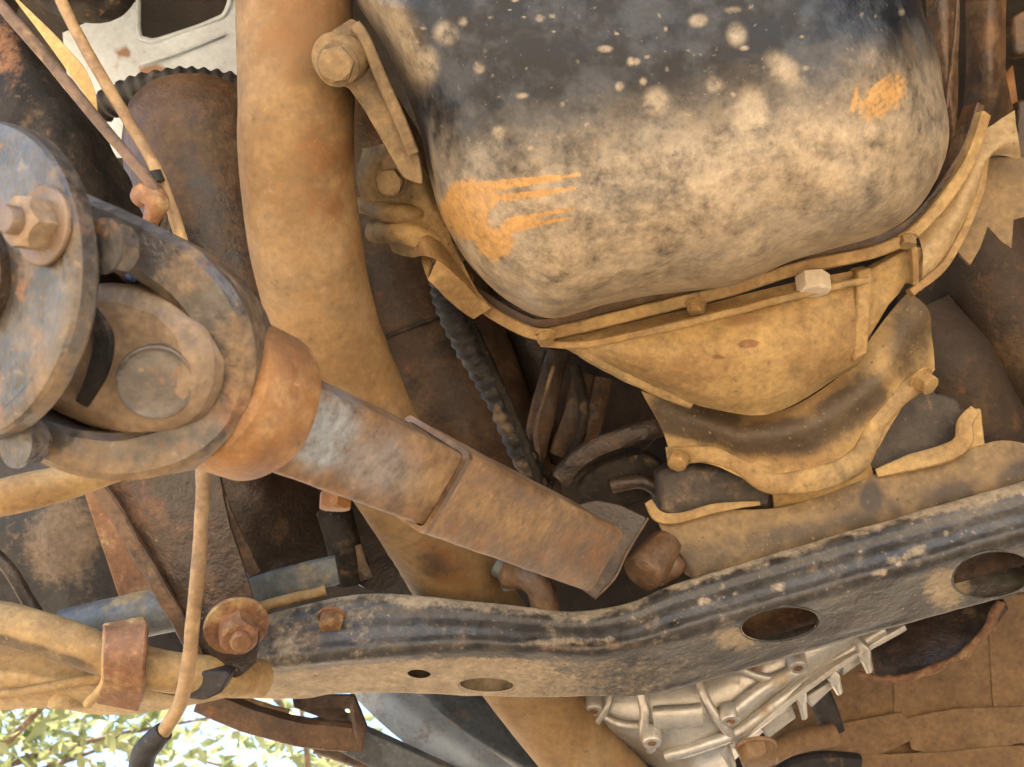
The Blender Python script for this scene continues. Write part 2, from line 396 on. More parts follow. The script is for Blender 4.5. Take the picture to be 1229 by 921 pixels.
def ell(X, Y, cx, cy, a, b, ang=0, soft=.35):
    c, s = math.cos(R(ang)), math.sin(R(ang)); u = (X - cx) * c + (Y - cy) * s; v = -(X - cx) * s + (Y - cy) * c
    return 1 - sstep(1 - soft, 1 + soft, np.sqrt((u / a) ** 2 + (v / b) ** 2))
def pan_dust(X, Y, co):
    yb = np.interp(X, [420, 450, 480, 500, 530, 600, 700, 800, 900, 1000, 1060, 1140], [20, 60, 150, 215, 222, 205, 180, 165, 125, 92, 74, 62])
    n = fbm(co, 24, 4, 3) - .5; n2 = fbm(co, 70, 3, 9) - .5
    n3 = fbm(co * np.array([1, 1.6, 1.6]), 34, 4, 51) - .5
    d = sstep(-60, 170, Y - yb + n * 150) * (.74 + n2 * .45 + n * .5 + n3 * .5)
    d = np.maximum(d, .75 * ell(X, Y, 468, 45, 30, 60, -25, .6))
    d = d * (1 - .75 * ell(X, Y, 1005, 130, 25, 22, 0, .6)) * (1 - .5 * ell(X, Y, 1110, 190, 26, 70, 10, .6)) 
    for cx, cy, a, b, g2 in ((1010, 245, 70, 28, -25), (640, 300, 60, 22, 10), (880, 250, 60, 26, -12), (760, 235, 70, 22, 5)): d = d - .35 * ell(X, Y, cx, cy, a, b, g2, .8) * (n2 + .8)
    return d
def pan_orange(X, Y, co):
    r = np.maximum(ell(X, Y, 565, 252, 36, 36, 0, .3), ell(X, Y, 592, 288, 22, 26, -20, .4))
    for x0, y0, x1, y1, wd in ((560, 228, 695, 210, 8), (590, 240, 690, 226, 6), (600, 268, 690, 250, 5), (610, 275, 682, 262, 6), (600, 222, 660, 214, 6)):
        t = np.clip(((X - x0) * (x1 - x0) + (Y - y0) * (y1 - y0)) / ((x1 - x0) ** 2 + (y1 - y0) ** 2), 0, 1)
        dd = np.hypot(X - x0 - t * (x1 - x0), Y - y0 - t * (y1 - y0)); r = np.maximum(r, 1 - sstep(.4, 1.2, dd / (wd * (1.3 - t))))
    r = r * (1 - .9 * ell(X, Y, 597, 258, 11, 18, 25, .6))
    u = (X - 1058) * .5 - (Y - 118) * -.86 ; st = .55 + .45 * np.sin(((X - 1058) * .6 + (Y - 118) * .8) * .9 + 6 * fbm(co, 40, 3, 31))
    r = np.maximum(r, ell(X, Y, 1060, 117, 34, 20, -48, .5) * (.45 + .55 * st))
    r = np.maximum(r, .6 * ell(X, Y, 1026, 122, 4, 20, 8, .5))
    return r * (.70 + .65 * fbm(co, 60, 3, 33))
def pan_film(X, Y, co):
    n = fbm(co, 14, 4, 41); n2 = fbm(co * np.array([1, 1, 3.]), 45, 4, 43)
    yb = np.interp(X, [420, 500, 700, 900, 1140], [40, 150, 130, 90, 40])
    return np.clip(-.12 + 1.08 * sstep(-60, 120, Y - yb) + .5 * (n - .5) + .4 * (n2 - .5), 0, .95) * (1 - .85 * ell(X, Y, 1090, 20, 55, 60, 0, .6))
DOTS = [(535, 40, 13, 13), (788, 122, 15, 15), (938, 259, 19, 18), (884, 42, 11, 13), (903, 140, 20, 32), (598, 160, 8, 8), (555, 26, 5, 5), (648, 22, 4, 4), (726, 59, 8, 4),
        (757, 74, 4, 5), (764, 74, 4, 4), (626, 115, 7, 3), (922, 229, 11, 5), (806, 185, 12, 9), (858, 102, 9, 9), (870, 175, 16, 12), (744, 104, 5, 5), (772, 98, 4, 4), (575, 82, 6, 6), (880, 12, 9, 3), (893, 58, 5, 3), (838, 25, 10, 7), (512, 78, 14, 20), (478, 48, 16, 16)]
def pan_dots(X, Y, co):
    r = .85 * ell(X, Y, 942, 84, 25, 14, 42, .5)
    for cx, cy, a, b in DOTS: r = np.maximum(r, .85 * ell(X, Y, cx, cy, a, b, 0, .5))
    r = r * (.55 + .5 * fbm(co, 60, 3, 21))
    rnd = random.Random(4)
    for k in range(45):
        cx, cy = rnd.uniform(480, 1110), rnd.uniform(0, 200); s = rnd.uniform(1.2, 3.4)
        r = np.maximum(r, .62 * ell(X, Y, cx, cy, s, s * rnd.uniform(.5, 1.1), 0, .4))
    return r
sump = mesh('sump', pan_shape(), 'pan_paint', pan, smooth=70, jit=.0016, jsc=30, stains={'film2': pan_dust, 'mud': pan_orange, 'spot': pan_dots, 'film': pan_film})
flat = rect(1.1, .5)
lipP = PP([(500, 278, .90), (522, 312, .90), (572, 362, .90), (640, 400, .89), (684, 396, .885), (760, 377, .88), (870, 350, .88), (960, 322, .88), (1050, 302, .88), (1100, 272, .885), (1146, 212, .89), (1172, 140, .90)])
mesh('flange_lip', sweep(lipP, .0108, flat, k=10, up=UPV), 'sand_metal', pan, jit=.0006, jsc=40, smooth=25)
mesh('gasket', sweep([p + VIEW * .006 + UPV * .010 for p in lipP], .009, rect(1, .5), k=8, up=UPV), 'brown_mid', pan, jit=.001, jsc=60)
for bx_, by_, bd_ in ((566, 358, .888), (655, 402, .876), (835, 366, .868), (1088, 286, .872)): bolt(pan, P(bx_, by_, bd_), -UPV * .9 + TOCAM * .4, .0075, .008, 'sand_metal', washer=1.25)
bolt(pan, P(975, 331, .868), -UPV * .9 + TOCAM * .3, .0145, .016, 'white_plastic', washer=0, name='drain_plug')

# ================================================================ bell housing with its cover
bell = thing('bell_housing', 'sandy bell housing cover bulging below the oil pan', 'housing', P(880, 420, .95))
T = [(640, 402, .895), (720, 394, .89), (830, 370, .885), (940, 342, .88), (1040, 322, .885)]
M1 = [(660, 410, .893), (735, 408, .872), (830, 396, .862), (940, 378, .862), (1041, 365, .885)]
M2 = [(690, 424, .895), (752, 430, .868), (840, 430, .855), (935, 425, .86), (1040, 405, .892)]
M3 = [(720, 437, .90), (780, 456, .885), (850, 470, .875), (930, 468, .88), (1032, 434, .905)]
M4 = [(740, 447, .91), (795, 471, .905), (860, 492, .90), (930, 495, .905), (1020, 445, .925)]
spots = lambda X, Y, co: np.maximum(ell(X, Y, 898, 413, 13, 5, -5), .9 * np.maximum(ell(X, Y, 862, 429, 9, 3, 5), .6 * ell(X, Y, 890, 385, 30, 7, -8)))
mesh('bowl', sheet([PP(T), PP(M1), PP(M2), PP(M3), PP(M4)], .006, 14, 24), 'sand_metal', bell, jit=.0012, jsc=30, stains={'rust': spots})
mesh('ledge', sweep(PP([(650, 412, .886), (700, 414, .876), (780, 398, .868), (870, 377, .864), (950, 356, .866), (1040, 336, .878)]), .0042, rect(1.2, .8, .4), k=8, up=UPV), 'sand_metal', bell, jit=.0005, smooth=25)
mesh('edge_rib', sweep(PP([(690, 408, .884), (700, 422, .886), (735, 442, .895), (790, 468, .905), (830, 484, .91)]), .006, circle(12), k=6), 'sand_metal', bell, jit=.001)
mesh('step_rib', plate(PP([(1030, 326, .872), (1048, 322, .872), (1042, 425, .892), (1024, 436, .892)]), .02), 'sand_metal', bell, bevel=.0025)
mesh('side_wing', plate(PP([(1044, 325, .888), (1090, 300, .888), (1112, 296, .89), (1110, 345, .898), (1088, 340, .90), (1080, 353, .902), (1068, 366, .905), (1040, 412, .91)]), .012), 'sand_metal', bell, bevel=.002)
mesh('side_flange', sheet([PP([(1100, 268, .90), (1135, 225, .90), (1165, 165, .905), (1190, 150, .91), (1218, 132, .915)]),
                           PP([(1108, 310, .885), (1145, 262, .885), (1174, 205, .89), (1196, 178, .895), (1222, 165, .90)]),
                           PP([(1106, 350, .90), (1142, 306, .90), (1172, 240, .905), (1186, 190, .91), (1226, 190, .915)])], .008, 8, 10), 'sand_pale', bell, jit=.0015, jsc=40)
mesh('flange_fold', sweep(PP([(1092, 352, .896), (1128, 322, .896), (1152, 280, .90), (1170, 235, .905), (1178, 192, .91)]), .006, rect(1, .6), k=6, up=UPV), 'sand_metal', bell, jit=.001)
mesh('seam_rib', sweep(PP([(1090, 272, .888), (1097, 310, .882), (1098, 340, .893)]), .0035, circle(8)), 'sand_metal', bell)
mesh('torn_shield', plate(PP([(1178, 190, .93), (1240, 188, .93), (1240, 258, .93), (1216, 264, .93), (1214, 298, .932), (1202, 290, .932), (1185, 272, .932), (1176, 298, .932), (1165, 318, .932), (1154, 308, .932), (1146, 296, .932), (1170, 245, .93)]), .004), 'sand_dark', bell, jit=.001)

# ================================================================ mount casting under the bell housing
mc = thing('mount_casting', 'dark dusty cast mount arm curving below the bell housing', 'casting', P(950, 550, .97))
mesh('web', sheet([PP([(770, 470, .95), (830, 482, .945), (890, 496, .935), (950, 490, .93), (1020, 440, .93), (1060, 385, .93), (1090, 350, .93)]),
                   PP([(790, 505, .955), (840, 510, .935), (890, 522, .92), (960, 516, .915), (1035, 470, .915), (1075, 420, .92), (1112, 370, .935)]),
                   PP([(800, 530, .955), (850, 534, .94), (900, 550, .93), (965, 545, .925), (1040, 498, .925), (1088, 440, .93), (1118, 400, .945)]),
                   PP([(805, 552, .95), (855, 558, .938), (905, 580, .932), (970, 584, .93), (1042, 552, .932), (1085, 482, .933), (1120, 446, .945)])], .01, 8, 8), 'sand_metal', mc, jit=.003, jsc=24,
     stains={'dark': lambda X, Y, co: np.clip(np.maximum.reduce([1.2 * ell(X, Y, 835, 502, 62, 28, 10, .6), 1.15 * ell(X, Y, 930, 526, 85, 24, -5, .7), 1.1 * ell(X, Y, 1018, 488, 62, 28, -38, .7), .95 * ell(X, Y, 1095, 390, 34, 70, 15, .7)]) * (.55 + .7 * fbm(co, 40, 3, 12)), 0, 1),
             'dust': lambda X, Y, co: .6 * ell(X, Y, 1060, 420, 30, 60, 25, .6)})
mesh('lower_rib', sweep(PP([(800, 548, .945), (845, 545, .94), (885, 556, .935), (925, 580, .93), (985, 575, .928), (1030, 552, .928), (1052, 510, .928), (1080, 478, .93), (1108, 456, .93)]), [.009, .008, .008, .010, .012, .011, .008, .008, .010], squircle(16, 1, .45, 2.2), k=8, up=TOCAM), 'sand_metal', mc, jit=.0012, jsc=30, smooth=60, stains={'dark': lambda X, Y, co: .5 * sstep(.5, .7, fbm(co, 35, 3, 6))})
mesh('foot_web', sheet([PP([(905, 572, .94), (960, 568, .935), (1040, 545, .94)]), PP([(925, 590, .94), (980, 582, .935), (1046, 562, .94)]), PP([(930, 618, .962), (985, 612, .96), (1052, 588, .958)])], .008, 6, 8), 'sand_metal', mc, jit=.0015, jsc=40)
b_ = bolt(mc, P(815, 549, .934), TOCAM * .7 - UPV * .6 - RIGHT * .3, .0095, .011, 'sand_metal', washer=1.25)
b_ = bolt(mc, P(1106, 456, .928), TOCAM * .7 - UPV * .5 + RIGHT * .45, .0105, .012, 'sand_metal', washer=1.25)
for pts, lab in (([(1035, 545), (1045, 515), (1080, 482), (1108, 468), (1150, 478), (1162, 500), (1152, 530), (1120, 548), (1060, 566), (1040, 568)], 'dark rubber mount pad beside the curled bracket end'),
                 ([(788, 565), (830, 556), (890, 562), (932, 585), (928, 612), (880, 615), (820, 630), (790, 615)], 'dark rubber mount pad below the cast arm near its bolt')):
    o = mesh('mount_pad', plate(PP(pts, .955), .05, rnd=.25), 'black_rubber', bevel=.006, jit=.002, jsc=30, stains={'film': lambda X, Y, co: .35 + 0 * X}); tag(o, lab, 'mount pad', 'rubber mount pads')

# ================================================================ crossmember beam
beam = thing('crossmember', 'long black steel crossmember beam with oval holes and dusty edges', 'crossmember', P(700, 780, .95))
XS = [250, 300, 360, 410, 470, 560, 640, 700, 760, 830, 1000, 1229, 1400, 1900]
Uy = [752, 742, 727, 716, 712, 721, 730, 734, 722, 694, 644, 577, 528, 384]
My = [806, 802, 797, 792, 786, 781, 782, 786, 778, 760, 712, 648, 600, 459]
Ly = [836, 838, 839, 833, 832, 834, 836, 836, 834, 822, 773, 709, 662, 524]
def beam_rows():
    rows = []
    def row(fn): rows.append([fn(i) for i in range(len(XS))])
    row(lambda i: P(XS[i], Uy[i] + 14, .985)); row(lambda i: P(XS[i], Uy[i] + 3, .948)); row(lambda i: P(XS[i], Uy[i], .937)); row(lambda i: P(XS[i], Uy[i] + 5, .928))
    row(lambda i: P(XS[i], .78 * Uy[i] + .22 * My[i], .9205)); row(lambda i: P(XS[i], .62 * Uy[i] + .38 * My[i], .9175)); row(lambda i: P(XS[i], .46 * Uy[i] + .54 * My[i], .9105)); row(lambda i: P(XS[i], .30 * Uy[i] + .70 * My[i], .9058)); row(lambda i: P(XS[i], .16 * Uy[i] + .84 * My[i], .900))
    row(lambda i: P(XS[i], My[i], .9025)); row(lambda i: P(XS[i], .8 * My[i] + .2 * Ly[i], .914)); row(lambda i: P(XS[i], .5 * My[i] + .5 * Ly[i], .933)); row(lambda i: P(XS[i], .15 * My[i] + .85 * Ly[i], .955))
    row(lambda i: P(XS[i], Ly[i], .965)); row(lambda i: P(XS[i], Ly[i] - 4, .975)); row(lambda i: P(XS[i], Ly[i] - 30, .985))
    return rows
shell = mesh('channel', sheet(beam_rows(), .0035, 8, 22), 'black_beam', beam, jit=.0016, jsc=26)
mesh('back_web', sheet([[P(XS[i], Uy[i] + 12, .99) for i in range(len(XS))], [P(XS[i], .5 * Uy[i] + .5 * Ly[i], .982) for i in range(len(XS))], [P(XS[i], Ly[i] - 26, .992) for i in range(len(XS))]], .003, 4, 6), 'brown_mid', beam)
HOLES = [(936, 749, 46, 19, -8, .935), (1192, 690, 48, 27, -8, .935), (584, 822, 32, 8, 2, .955), (503, 809, 14, 5, 4, .945)]
cutters = []
for cx, cy, a, b, ang, d in HOLES:
    V, F = [], []; n = 40
    for dd in (d - .04, d + (.035 if a > 40 else .014)):
        for i in range(n):
            t = 2 * math.pi * i / n; u, v = a * math.cos(t), b * math.sin(t)
            x = cx + u * math.cos(R(ang)) - v * math.sin(R(ang)); y = cy + u * math.sin(R(ang)) + v * math.cos(R(ang)); V.append(P(x, y, dd))
    F = [(i, (i + 1) % n, n + (i + 1) % n, n + i) for i in range(n)] + [tuple(range(n - 1, -1, -1)), tuple(range(n, 2 * n))]
    cutters.append(mesh('cutter', (V, F), 'black_beam', beam))
cut(shell, cutters)
def bdust_lit(X, Y, co):
    My_ = np.interp(X, XS, My); Uy_ = np.interp(X, XS, Uy)
    n = fbm(co, 30, 4, 5)
    low = sstep(2, 14, Y - My_) * np.interp(X, [250, 560, 720, 900, 1229], [1.0, .95, .45, .14, .10])  # fades to the right: light from the left painted in as dust
    low = low + .75 * ell(X, Y, 1135, 705, 26, 24, -10, .7) + .6 * ell(X, Y, 885, 765, 26, 12, 0, .7)
    top = (1 - sstep(2, 20, Y - Uy_ + (n - .5) * 30)) * .7
    mid = .55 * ell(X, Y, 680, 770, 70, 5, -2, .6)
    lft = np.interp(X, [250, 380, 480, 1229], [.7, .5, .32, .22]) * n * 1.2
    d = np.maximum(np.maximum(low, top), np.maximum(mid, lft))
    for cx, cy, r in ((844, 722, 6), (868, 704, 5), (880, 712, 4), (1074, 672, 8), (1090, 664, 7), (1102, 660, 8), (1085, 676, 6), (935, 705, 7), (1056, 688, 7), (1135, 640, 5)): d = np.maximum(d, .7 * ell(X, Y, cx, cy, r, r * .9, 0, .6))
    return d
finish(shell, 'black_beam', 40, {'dust': bdust_lit, 'film': lambda X, Y, co: .02 + .22 * fbm(co, 12, 3, 2), 'rust': lambda X, Y, co: .55 * np.maximum(ell(X, Y, 700, 775, 90, 8, -2, .7), np.maximum(ell(X, Y, 1010, 640, 110, 7, -15, .7), ell(X, Y, 350, 765, 60, 25, 0, .8)))})
for cx, cy, a, b, ang, d in HOLES[:3]:
    pts = []
    for i in range(29):
        t = 2 * math.pi * i / 28; u, v = (a + 2) * math.cos(t), (b + 1.5) * math.sin(t)
        x = cx + u * math.cos(R(ang)) - v * math.sin(R(ang)); y = cy + u * math.sin(R(ang)) + v * math.cos(R(ang))
        my = np.interp(x, XS, My); ly = np.interp(x, XS, Ly); f = (y - my) / (ly - my); pts.append(P(x, y, .9035 + .062 * max(0, f)))
    mesh('hole_lip', sweep(pts, .0013, circle(8), k=2, caps=False), 'black_beam', beam)
bolt(beam, P(398, 742, .918), TOCAM * .75 - UPV * .5, .0115, .011, 'rust', washer=1.15)
# plate bracket welded along the top of the beam
br = thing('support_bracket', 'sandy steel bracket lying along the top edge of the black beam', 'bracket', P(1000, 610, .96))
face = mesh('face', sheet([PP([(778, 600, .955), (800, 624, .95), (860, 612, .948), (925, 611, .948), (1000, 590, .945), (1060, 567, .945), (1140, 545, .945), (1200, 530, .95), (1260, 540, .955)]),
                           PP([(792, 630, .948), (815, 645, .944), (870, 640, .942), (935, 632, .94), (1005, 614, .938), (1065, 597, .938), (1145, 572, .938), (1205, 556, .942), (1262, 558, .945)]),
                           PP([(815, 668, .944), (832, 680, .938), (880, 668, .935), (945, 650, .935), (1010, 632, .935), (1070, 614, .935), (1150, 592, .935), (1208, 574, .938), (1265, 572, .94)]),
                           PP([(822, 690, .945), (840, 698, .94), (885, 686, .938), (950, 668, .938), (1015, 648, .938), (1075, 630, .938), (1155, 606, .938), (1210, 590, .94), (1268, 588, .945)])], .005, 8, 10), 'sand_dark', br, jit=.002, jsc=30,
            stains={'dark': lambda X, Y, co: np.maximum(sstep(-10, 30, Y - np.interp(X, [800, 1000, 1229], [650, 606, 535])) * (.2 + .9 * fbm(co, 40, 3, 8)), ell(X, Y, 1046, 598, 14, 20, 0, .5)), 'dust': lambda X, Y, co: .3 + 0 * X})  # lower half is grime; the dark oval paints in a hole's shade
mesh('top_curl', sweep(PP([(1052, 568, .942), (1095, 555, .938), (1138, 543, .938), (1156, 530, .938), (1158, 508, .94), (1170, 492, .942)]), [.004, .008, .0085, .0085, .0075, .005], rect(1, .4, .6), k=8, up=TOCAM), 'sand_metal', br, smooth=25, jit=.0004)
mesh('top_curl', sweep(PP([(778, 602, .95), (790, 620, .946), (815, 622, .943), (860, 610, .942), (912, 604, .945)]), [.004, .0055, .005, .0045, .002], rect(1, .4, .6), k=8, up=TOCAM), 'sand_metal', br, smooth=25, jit=.0004)
mesh('end_tab', plate(PP([(1162, 492, .945), (1178, 490, .945), (1183, 535, .945), (1160, 540, .945)]), .01), 'sand_metal', br, bevel=.002)

# ================================================================ exhaust
ex = thing('exhaust_pipe', 'thick rusty tan exhaust pipe bending down behind the drive shaft', 'exhaust pipe', P(400, 400, .9))
EXP = PP([(345, -120, .80), (352, 0, .80), (357, 100, .80), (356, 200, .81), (370, 310, .83), (400, 420, .87), (450, 530, .92), (505, 620, .97), (560, 715, 1.03), (640, 830, 1.08), (720, 930, 1.10), (800, 1020, 1.12)])
def ex_stain(X, Y, co):
    n = fbm(co, 20, 4, 2)
    return np.maximum.reduce([.9 * ell(X, Y, 525, 675, 42, 22, 25, .6), .8 * ell(X, Y, 405, 265, 7, 40, 0, .6), .8 * sstep(.5, .72, n) * ell(X, Y, 400, 220, 40, 120, 0, .8), .55 * (1 - sstep(90, 118, Y)), .6 * ell(X, Y, 415, 310, 6, 8)])
def wrinkled(vf):
    v = np.array([tuple(q) for q in vf[0]]); X, Y = project(v); n = fbm(v, 22, 3, 14)
    ax = np.array((EXP[8] - EXP[7]).normalized()); u = v @ ax
    wv = np.sin(u * 520 + n * 22) * ell(X, Y, 530, 665, 75, 65, 35, .5)
    c = np.array([tuple(q) for q in EXP]); cen = v - (v - np.repeat(v.reshape(-1, 48, 3).mean(1), 48, 0)); d = v - cen
    return list(cen + d * (1 + .014 * wv[:, None])), vf[1]
mesh('pipe', wrinkled(sweep(EXP, .0455, n=48, k=22)), 'exhaust', ex, jit=.002, jsc=18, stains={'rust': ex_stain, 'dark': lambda X, Y, co: .6 * ell(X, Y, 522, 678, 26, 16, 25, .8)})
# ================================================================ drive shaft
ds = thing('drive_shaft', 'rusty square tube drive shaft with universal joint and round flange', 'drive shaft', P(300, 480, .55))
S0, S1, S2 = P(335, 499, .53), P(497, 567, .625), P(694, 654, .84)
AX = (S2 - S0).normalized(); SIDE = AX.cross(VIEW).normalized(); FRONT = SIDE.cross(AX)
if FRONT.dot(TOCAM) < 0: FRONT = -FRONT
RAY = (S1 - CAM_LOC).normalized(); SIDE = AX.cross(RAY).normalized(); FRONT = SIDE.cross(AX)
if FRONT.dot(RAY) > 0: FRONT = -FRONT
if SIDE.dot(UPV) < 0: SIDE = -SIDE
FR2 = (FRONT - SIDE * .14).normalized()
sq = rrect()
mesh('inner_tube', sweep([S0 - AX * .03, S0, S1, S1 + AX * .05], .0250, sq, k=24, up=FR2), 'rust_shaft', ds, smooth=60, jit=.0006,
     stains={'spot': lambda X, Y, co: np.maximum(1.25 * ell(X, Y, 390, 516, 42, 46, 24, .35), .55 * ell(X, Y, 450, 552, 50, 36, 24, .6)) * (.6 + .6 * fbm(co, 50, 3, 61)), 'rust': lambda X, Y, co: .8 * ell(X, Y, 500, 545, 30, 12, 30)})  # the rust ellipse near the sleeve paints in an orange reflection
def tube_shell(p0, p1, ro, ri, sec, k=30):
    a = sweep([p0, p0.lerp(p1, .5), p1], ro, sec, k=k, up=FR2, caps=False); b = sweep([p0, p0.lerp(p1, .5), p1], ri, sec, k=k, up=FR2, caps=False)
    V, F = join(a, b); n = len(sec); m = len(a[0])
    for j in range(n):
        q = (j + 1) % n; F.append((j, q, q + m, j + m)); e = m - n; F.append((e + j, e + q, e + q + m, e + j + m))
    return V, F
mesh('outer_tube', tube_shell(S1 + AX * .004, S2 + AX * .004, .0288, .0256, sq), 'rust_shaft', ds, smooth=50, jit=.0006,
     stains={'dust': lambda X, Y, co: .75 * ell(X, Y, 600, 615, 80, 24, 24, .6), 'rust': lambda X, Y, co: .7 * ell(X, Y, 700, 660, 40, 30, 30, .7)})
mesh('tube_end_ring', tube_shell(S1 + AX * .0015, S1 + AX * .006, .0291, .0256, sq, 3), 'rust_shaft', ds, smooth=40)
mesh('end_plug', sweep([S2 + AX * .003, S2 + AX * .007, S2 + AX * .011, S2 + AX * .013], [.0287, .0278, .0245, .019], sq, k=4, up=FR2), 'rust_shaft', ds, smooth=60)
bolt(ds, P(403, 592, .60) , -UPV + TOCAM * .3, .010, .010, 'collar_rust', washer=0, name='grease_plug')
CC = P(272, 471, .495)
mesh('collar', lathe(CC, AX, [(.012, -.014), (.030, -.013), (.0365, -.010), (.0385, -.004), (.0395, .003), (.0395, .022), (.0385, .0245), (.033, .0252), (.024, .0255)], 64), 'collar_rust', ds, jit=.0012, jsc=40)
mesh('weld_ring', lathe(CC, AX, [(.0300, .0245), (.0315, .028), (.028, .031), (.025, .0325)], 48), 'rust_shaft', ds, jit=.0015, jsc=90)
armsec = rect(1.0, 1.7, .45)
mesh('yoke', sweep(PP([(85, 258, .478), (130, 278, .472), (185, 305, .468), (238, 340, .468), (274, 388, .474), (283, 440, .482), (268, 494, .484), (224, 530, .476), (165, 546, .468), (105, 540, .464), (55, 522, .464), (10, 500, .468)]), [.0115, .0120, .0125, .0130, .0138, .0140, .0135, .0125, .0110, .0100, .0092, .0090], rect(1.0, 1.6, .32), k=8, up=TOCAM), 'steel_worn', ds, jit=.0010, jsc=40, smooth=25,
     stains={'dust': lambda X, Y, co: np.maximum.reduce([.75 * ell(X, Y, 288, 430, 22, 60, 0, .6), .9 * sstep(546, 560, Y), .5 * ell(X, Y, 150, 548, 80, 14, 0, .7)]), 'rust': lambda X, Y, co: .7 * ell(X, Y, 285, 480, 40, 50, 0, .7), 'dark': lambda X, Y, co: .75 * np.maximum(ell(X, Y, 175, 300, 50, 26, 28, .7), ell(X, Y, 190, 525, 50, 14, -8, .7))})  # pale band along the lowest edge paints in warm bounce off the ground
mesh('yoke_saddle', sheet([PP([(225, 375, .512), (258, 395, .502), (290, 410, .502)]), PP([(230, 430, .508), (262, 445, .495), (300, 455, .495)]), PP([(215, 490, .508), (250, 500, .495), (290, 505, .495)])], .012, 8, 8), 'rust_shaft', ds, jit=.002, jsc=40)
# ear of the flange yoke with its bearing cap
EARD = (VIEW * .95 + RIGHT * .3).normalized()
ear = [(45, 385), (92, 338), (150, 338), (198, 356), (232, 388), (244, 428), (240, 466), (220, 502), (184, 522), (145, 527), (100, 516), (40, 492), (30, 440)]
mesh('ear', plate(PP([(x, y, .452 - .00010 * (x - 140)) for x, y in ear]), .026, EARD, rnd=.3, k=5), 'nut_dull', ds, bevel=.011, jit=.0008, smooth=60, stains={'dust': lambda X, Y, co: .5 * (1 - ell(X, Y, 140, 440, 78, 66, 10, .3)) + .4 * ell(X, Y, 190, 385, 40, 20, 30, .7)})  # pale rim and top patch paint in the block's lit edge
mesh('yoke_body', plate(PP([(-30, 300, .478), (120, 318, .478), (165, 350, .478), (170, 420, .478), (150, 505, .478), (60, 525, .478), (-30, 505, .478)]), .04, rnd=.25), 'brown_dark', ds, bevel=.005, jit=.001)
mesh('ear_groove_shade', sweep(PP([(108, 372, .4520), (124, 405, .4515), (118, 445, .4515), (98, 485, .4520)]), [.003, .0045, .0045, .003], rect(1, .5, .6), k=8, up=TOCAM), 'black_oily', ds, jit=.0005)  # black strip laid on the ear for the shade inside a groove
BC = P(186, 459, .4425); BN = (TOCAM * .95 + RIGHT * .18 - UPV * .12).normalized()
mesh('bearing_cap', lathe(BC, BN, [(.0168, -.012), (.0168, -.0010), (.0164, .0001), (.0154, .0003), (.0142, -.0004), (.011, -.0005), (.006, -.0004), (.001, -.0005)], 48), 'steel_worn', ds, jit=.0004)
mesh('cross_trunnion', sweep(PP([(70, 455, .50), (150, 380, .50), (210, 330, .50)]), .015, circle(24)), 'brown_dark', ds)
mesh('grease_nipple', lathe(P(172, 348, .478), TOCAM - UPV * .6, [(.0035, 0), (.0035, .006), (.002, .008), (.0025, .010), (.001, .012)], 14), 'sand_metal', ds)
# flange disc
DN = (TOCAM * .87 - RIGHT * .49 + UPV * .03).normalized(); DC = P(-34, 336, .43)
def on_plane(x, y, c, n):
    d_ = (P(x, y, 1) - CAM_LOC); return CAM_LOC + d_ * ((c - CAM_LOC).dot(n) / d_.dot(n))
mesh('flange_disc', lathe(DC, DN, [(.010, -.0125), (.064, -.0125), (.067, -.0115), (.0685, -.0095), (.0685, -.0025), (.0672, -.0006), (.0655, 0), (.060, .0000), (.0588, -.0007), (.010, -.0007)], 128), 'steel_worn', ds, smooth=22, jit=.0003,
     stains={'dust': lambda X, Y, co: .2 * ell(X, Y, 20, 420, 70, 90, 0, .7)})
mesh('pilot_hub', lathe(DC, DN, [(.012, -.02), (.026, -.02), (.026, .004), (.024, .006), (.010, .006)], 64), 'brown_dark', ds, smooth=25)
NS = on_plane(56, 272, DC, DN) + DN * .0025
nb = bolt(ds, NS, DN, .0112, .011, 'nut_dull', washer=1.45, stud=.006, name='flange_nut')
for q_ in (180,): bolt(ds, DC + Matrix.Rotation(R(q_), 3, DN) @ (NS - DC), DN, .0112, .011, 'nut_dull', washer=1.45, stud=.006, name='flange_nut')
bolt(ds, on_plane(128, 296, DC - DN * .0145, DN), -DN, .0105, .009, 'steel_worn', washer=1.1, stud=.005, name='flange_bolt')
bolt(ds, on_plane(22, 530, DC - DN * .0145, DN), -DN, .0105, .009, 'steel_worn', washer=1.1, stud=.005, name='flange_bolt')

# ================================================================ link bracket and casting beside the pan
lk = thing('link_bracket', 'dusty flat link arm bolted beside the oil pan with big hex bolt', 'link arm', P(450, 120, .9))
mesh('arm', plate(PP([(386, 62, .745), (392, 42, .745), (422, 22, .745), (436, 32, .745), (458, 82, .75), (484, 138, .755), (504, 188, .765), (508, 222, .775), (484, 214, .772), (458, 168, .765), (436, 130, .755), (418, 104, .748), (398, 98, .745)]), .022, rnd=.2), 'sand_dark', lk, bevel=.004, jit=.001, jsc=30)
mesh('arm_edge', sweep(PP([(426, 30, .742), (436, 44, .742), (456, 90, .746), (480, 144, .752), (496, 184, .760)]), .0045, rect(1, .5, .5), k=8, up=TOCAM), 'sand_dark', lk, jit=.0006)
mesh('eye', lathe(P(404, 70, .737), TOCAM * .8 - RIGHT * .3 - UPV * .2, [(.008, -.02), (.0165, -.02), (.0175, -.017), (.0175, .006), (.016, .008), (.008, .008)], 40), 'sand_dark', lk, jit=.001)
bolt(lk, P(405, 78, .720), TOCAM * .85 - UPV * .25 + RIGHT * .05, .0130, .015, 'sand_dark', washer=1.2)
cs = thing('engine_mount', 'lumpy sandy cast engine mount between exhaust pipe and oil pan', 'engine mount', P(480, 250, .900))
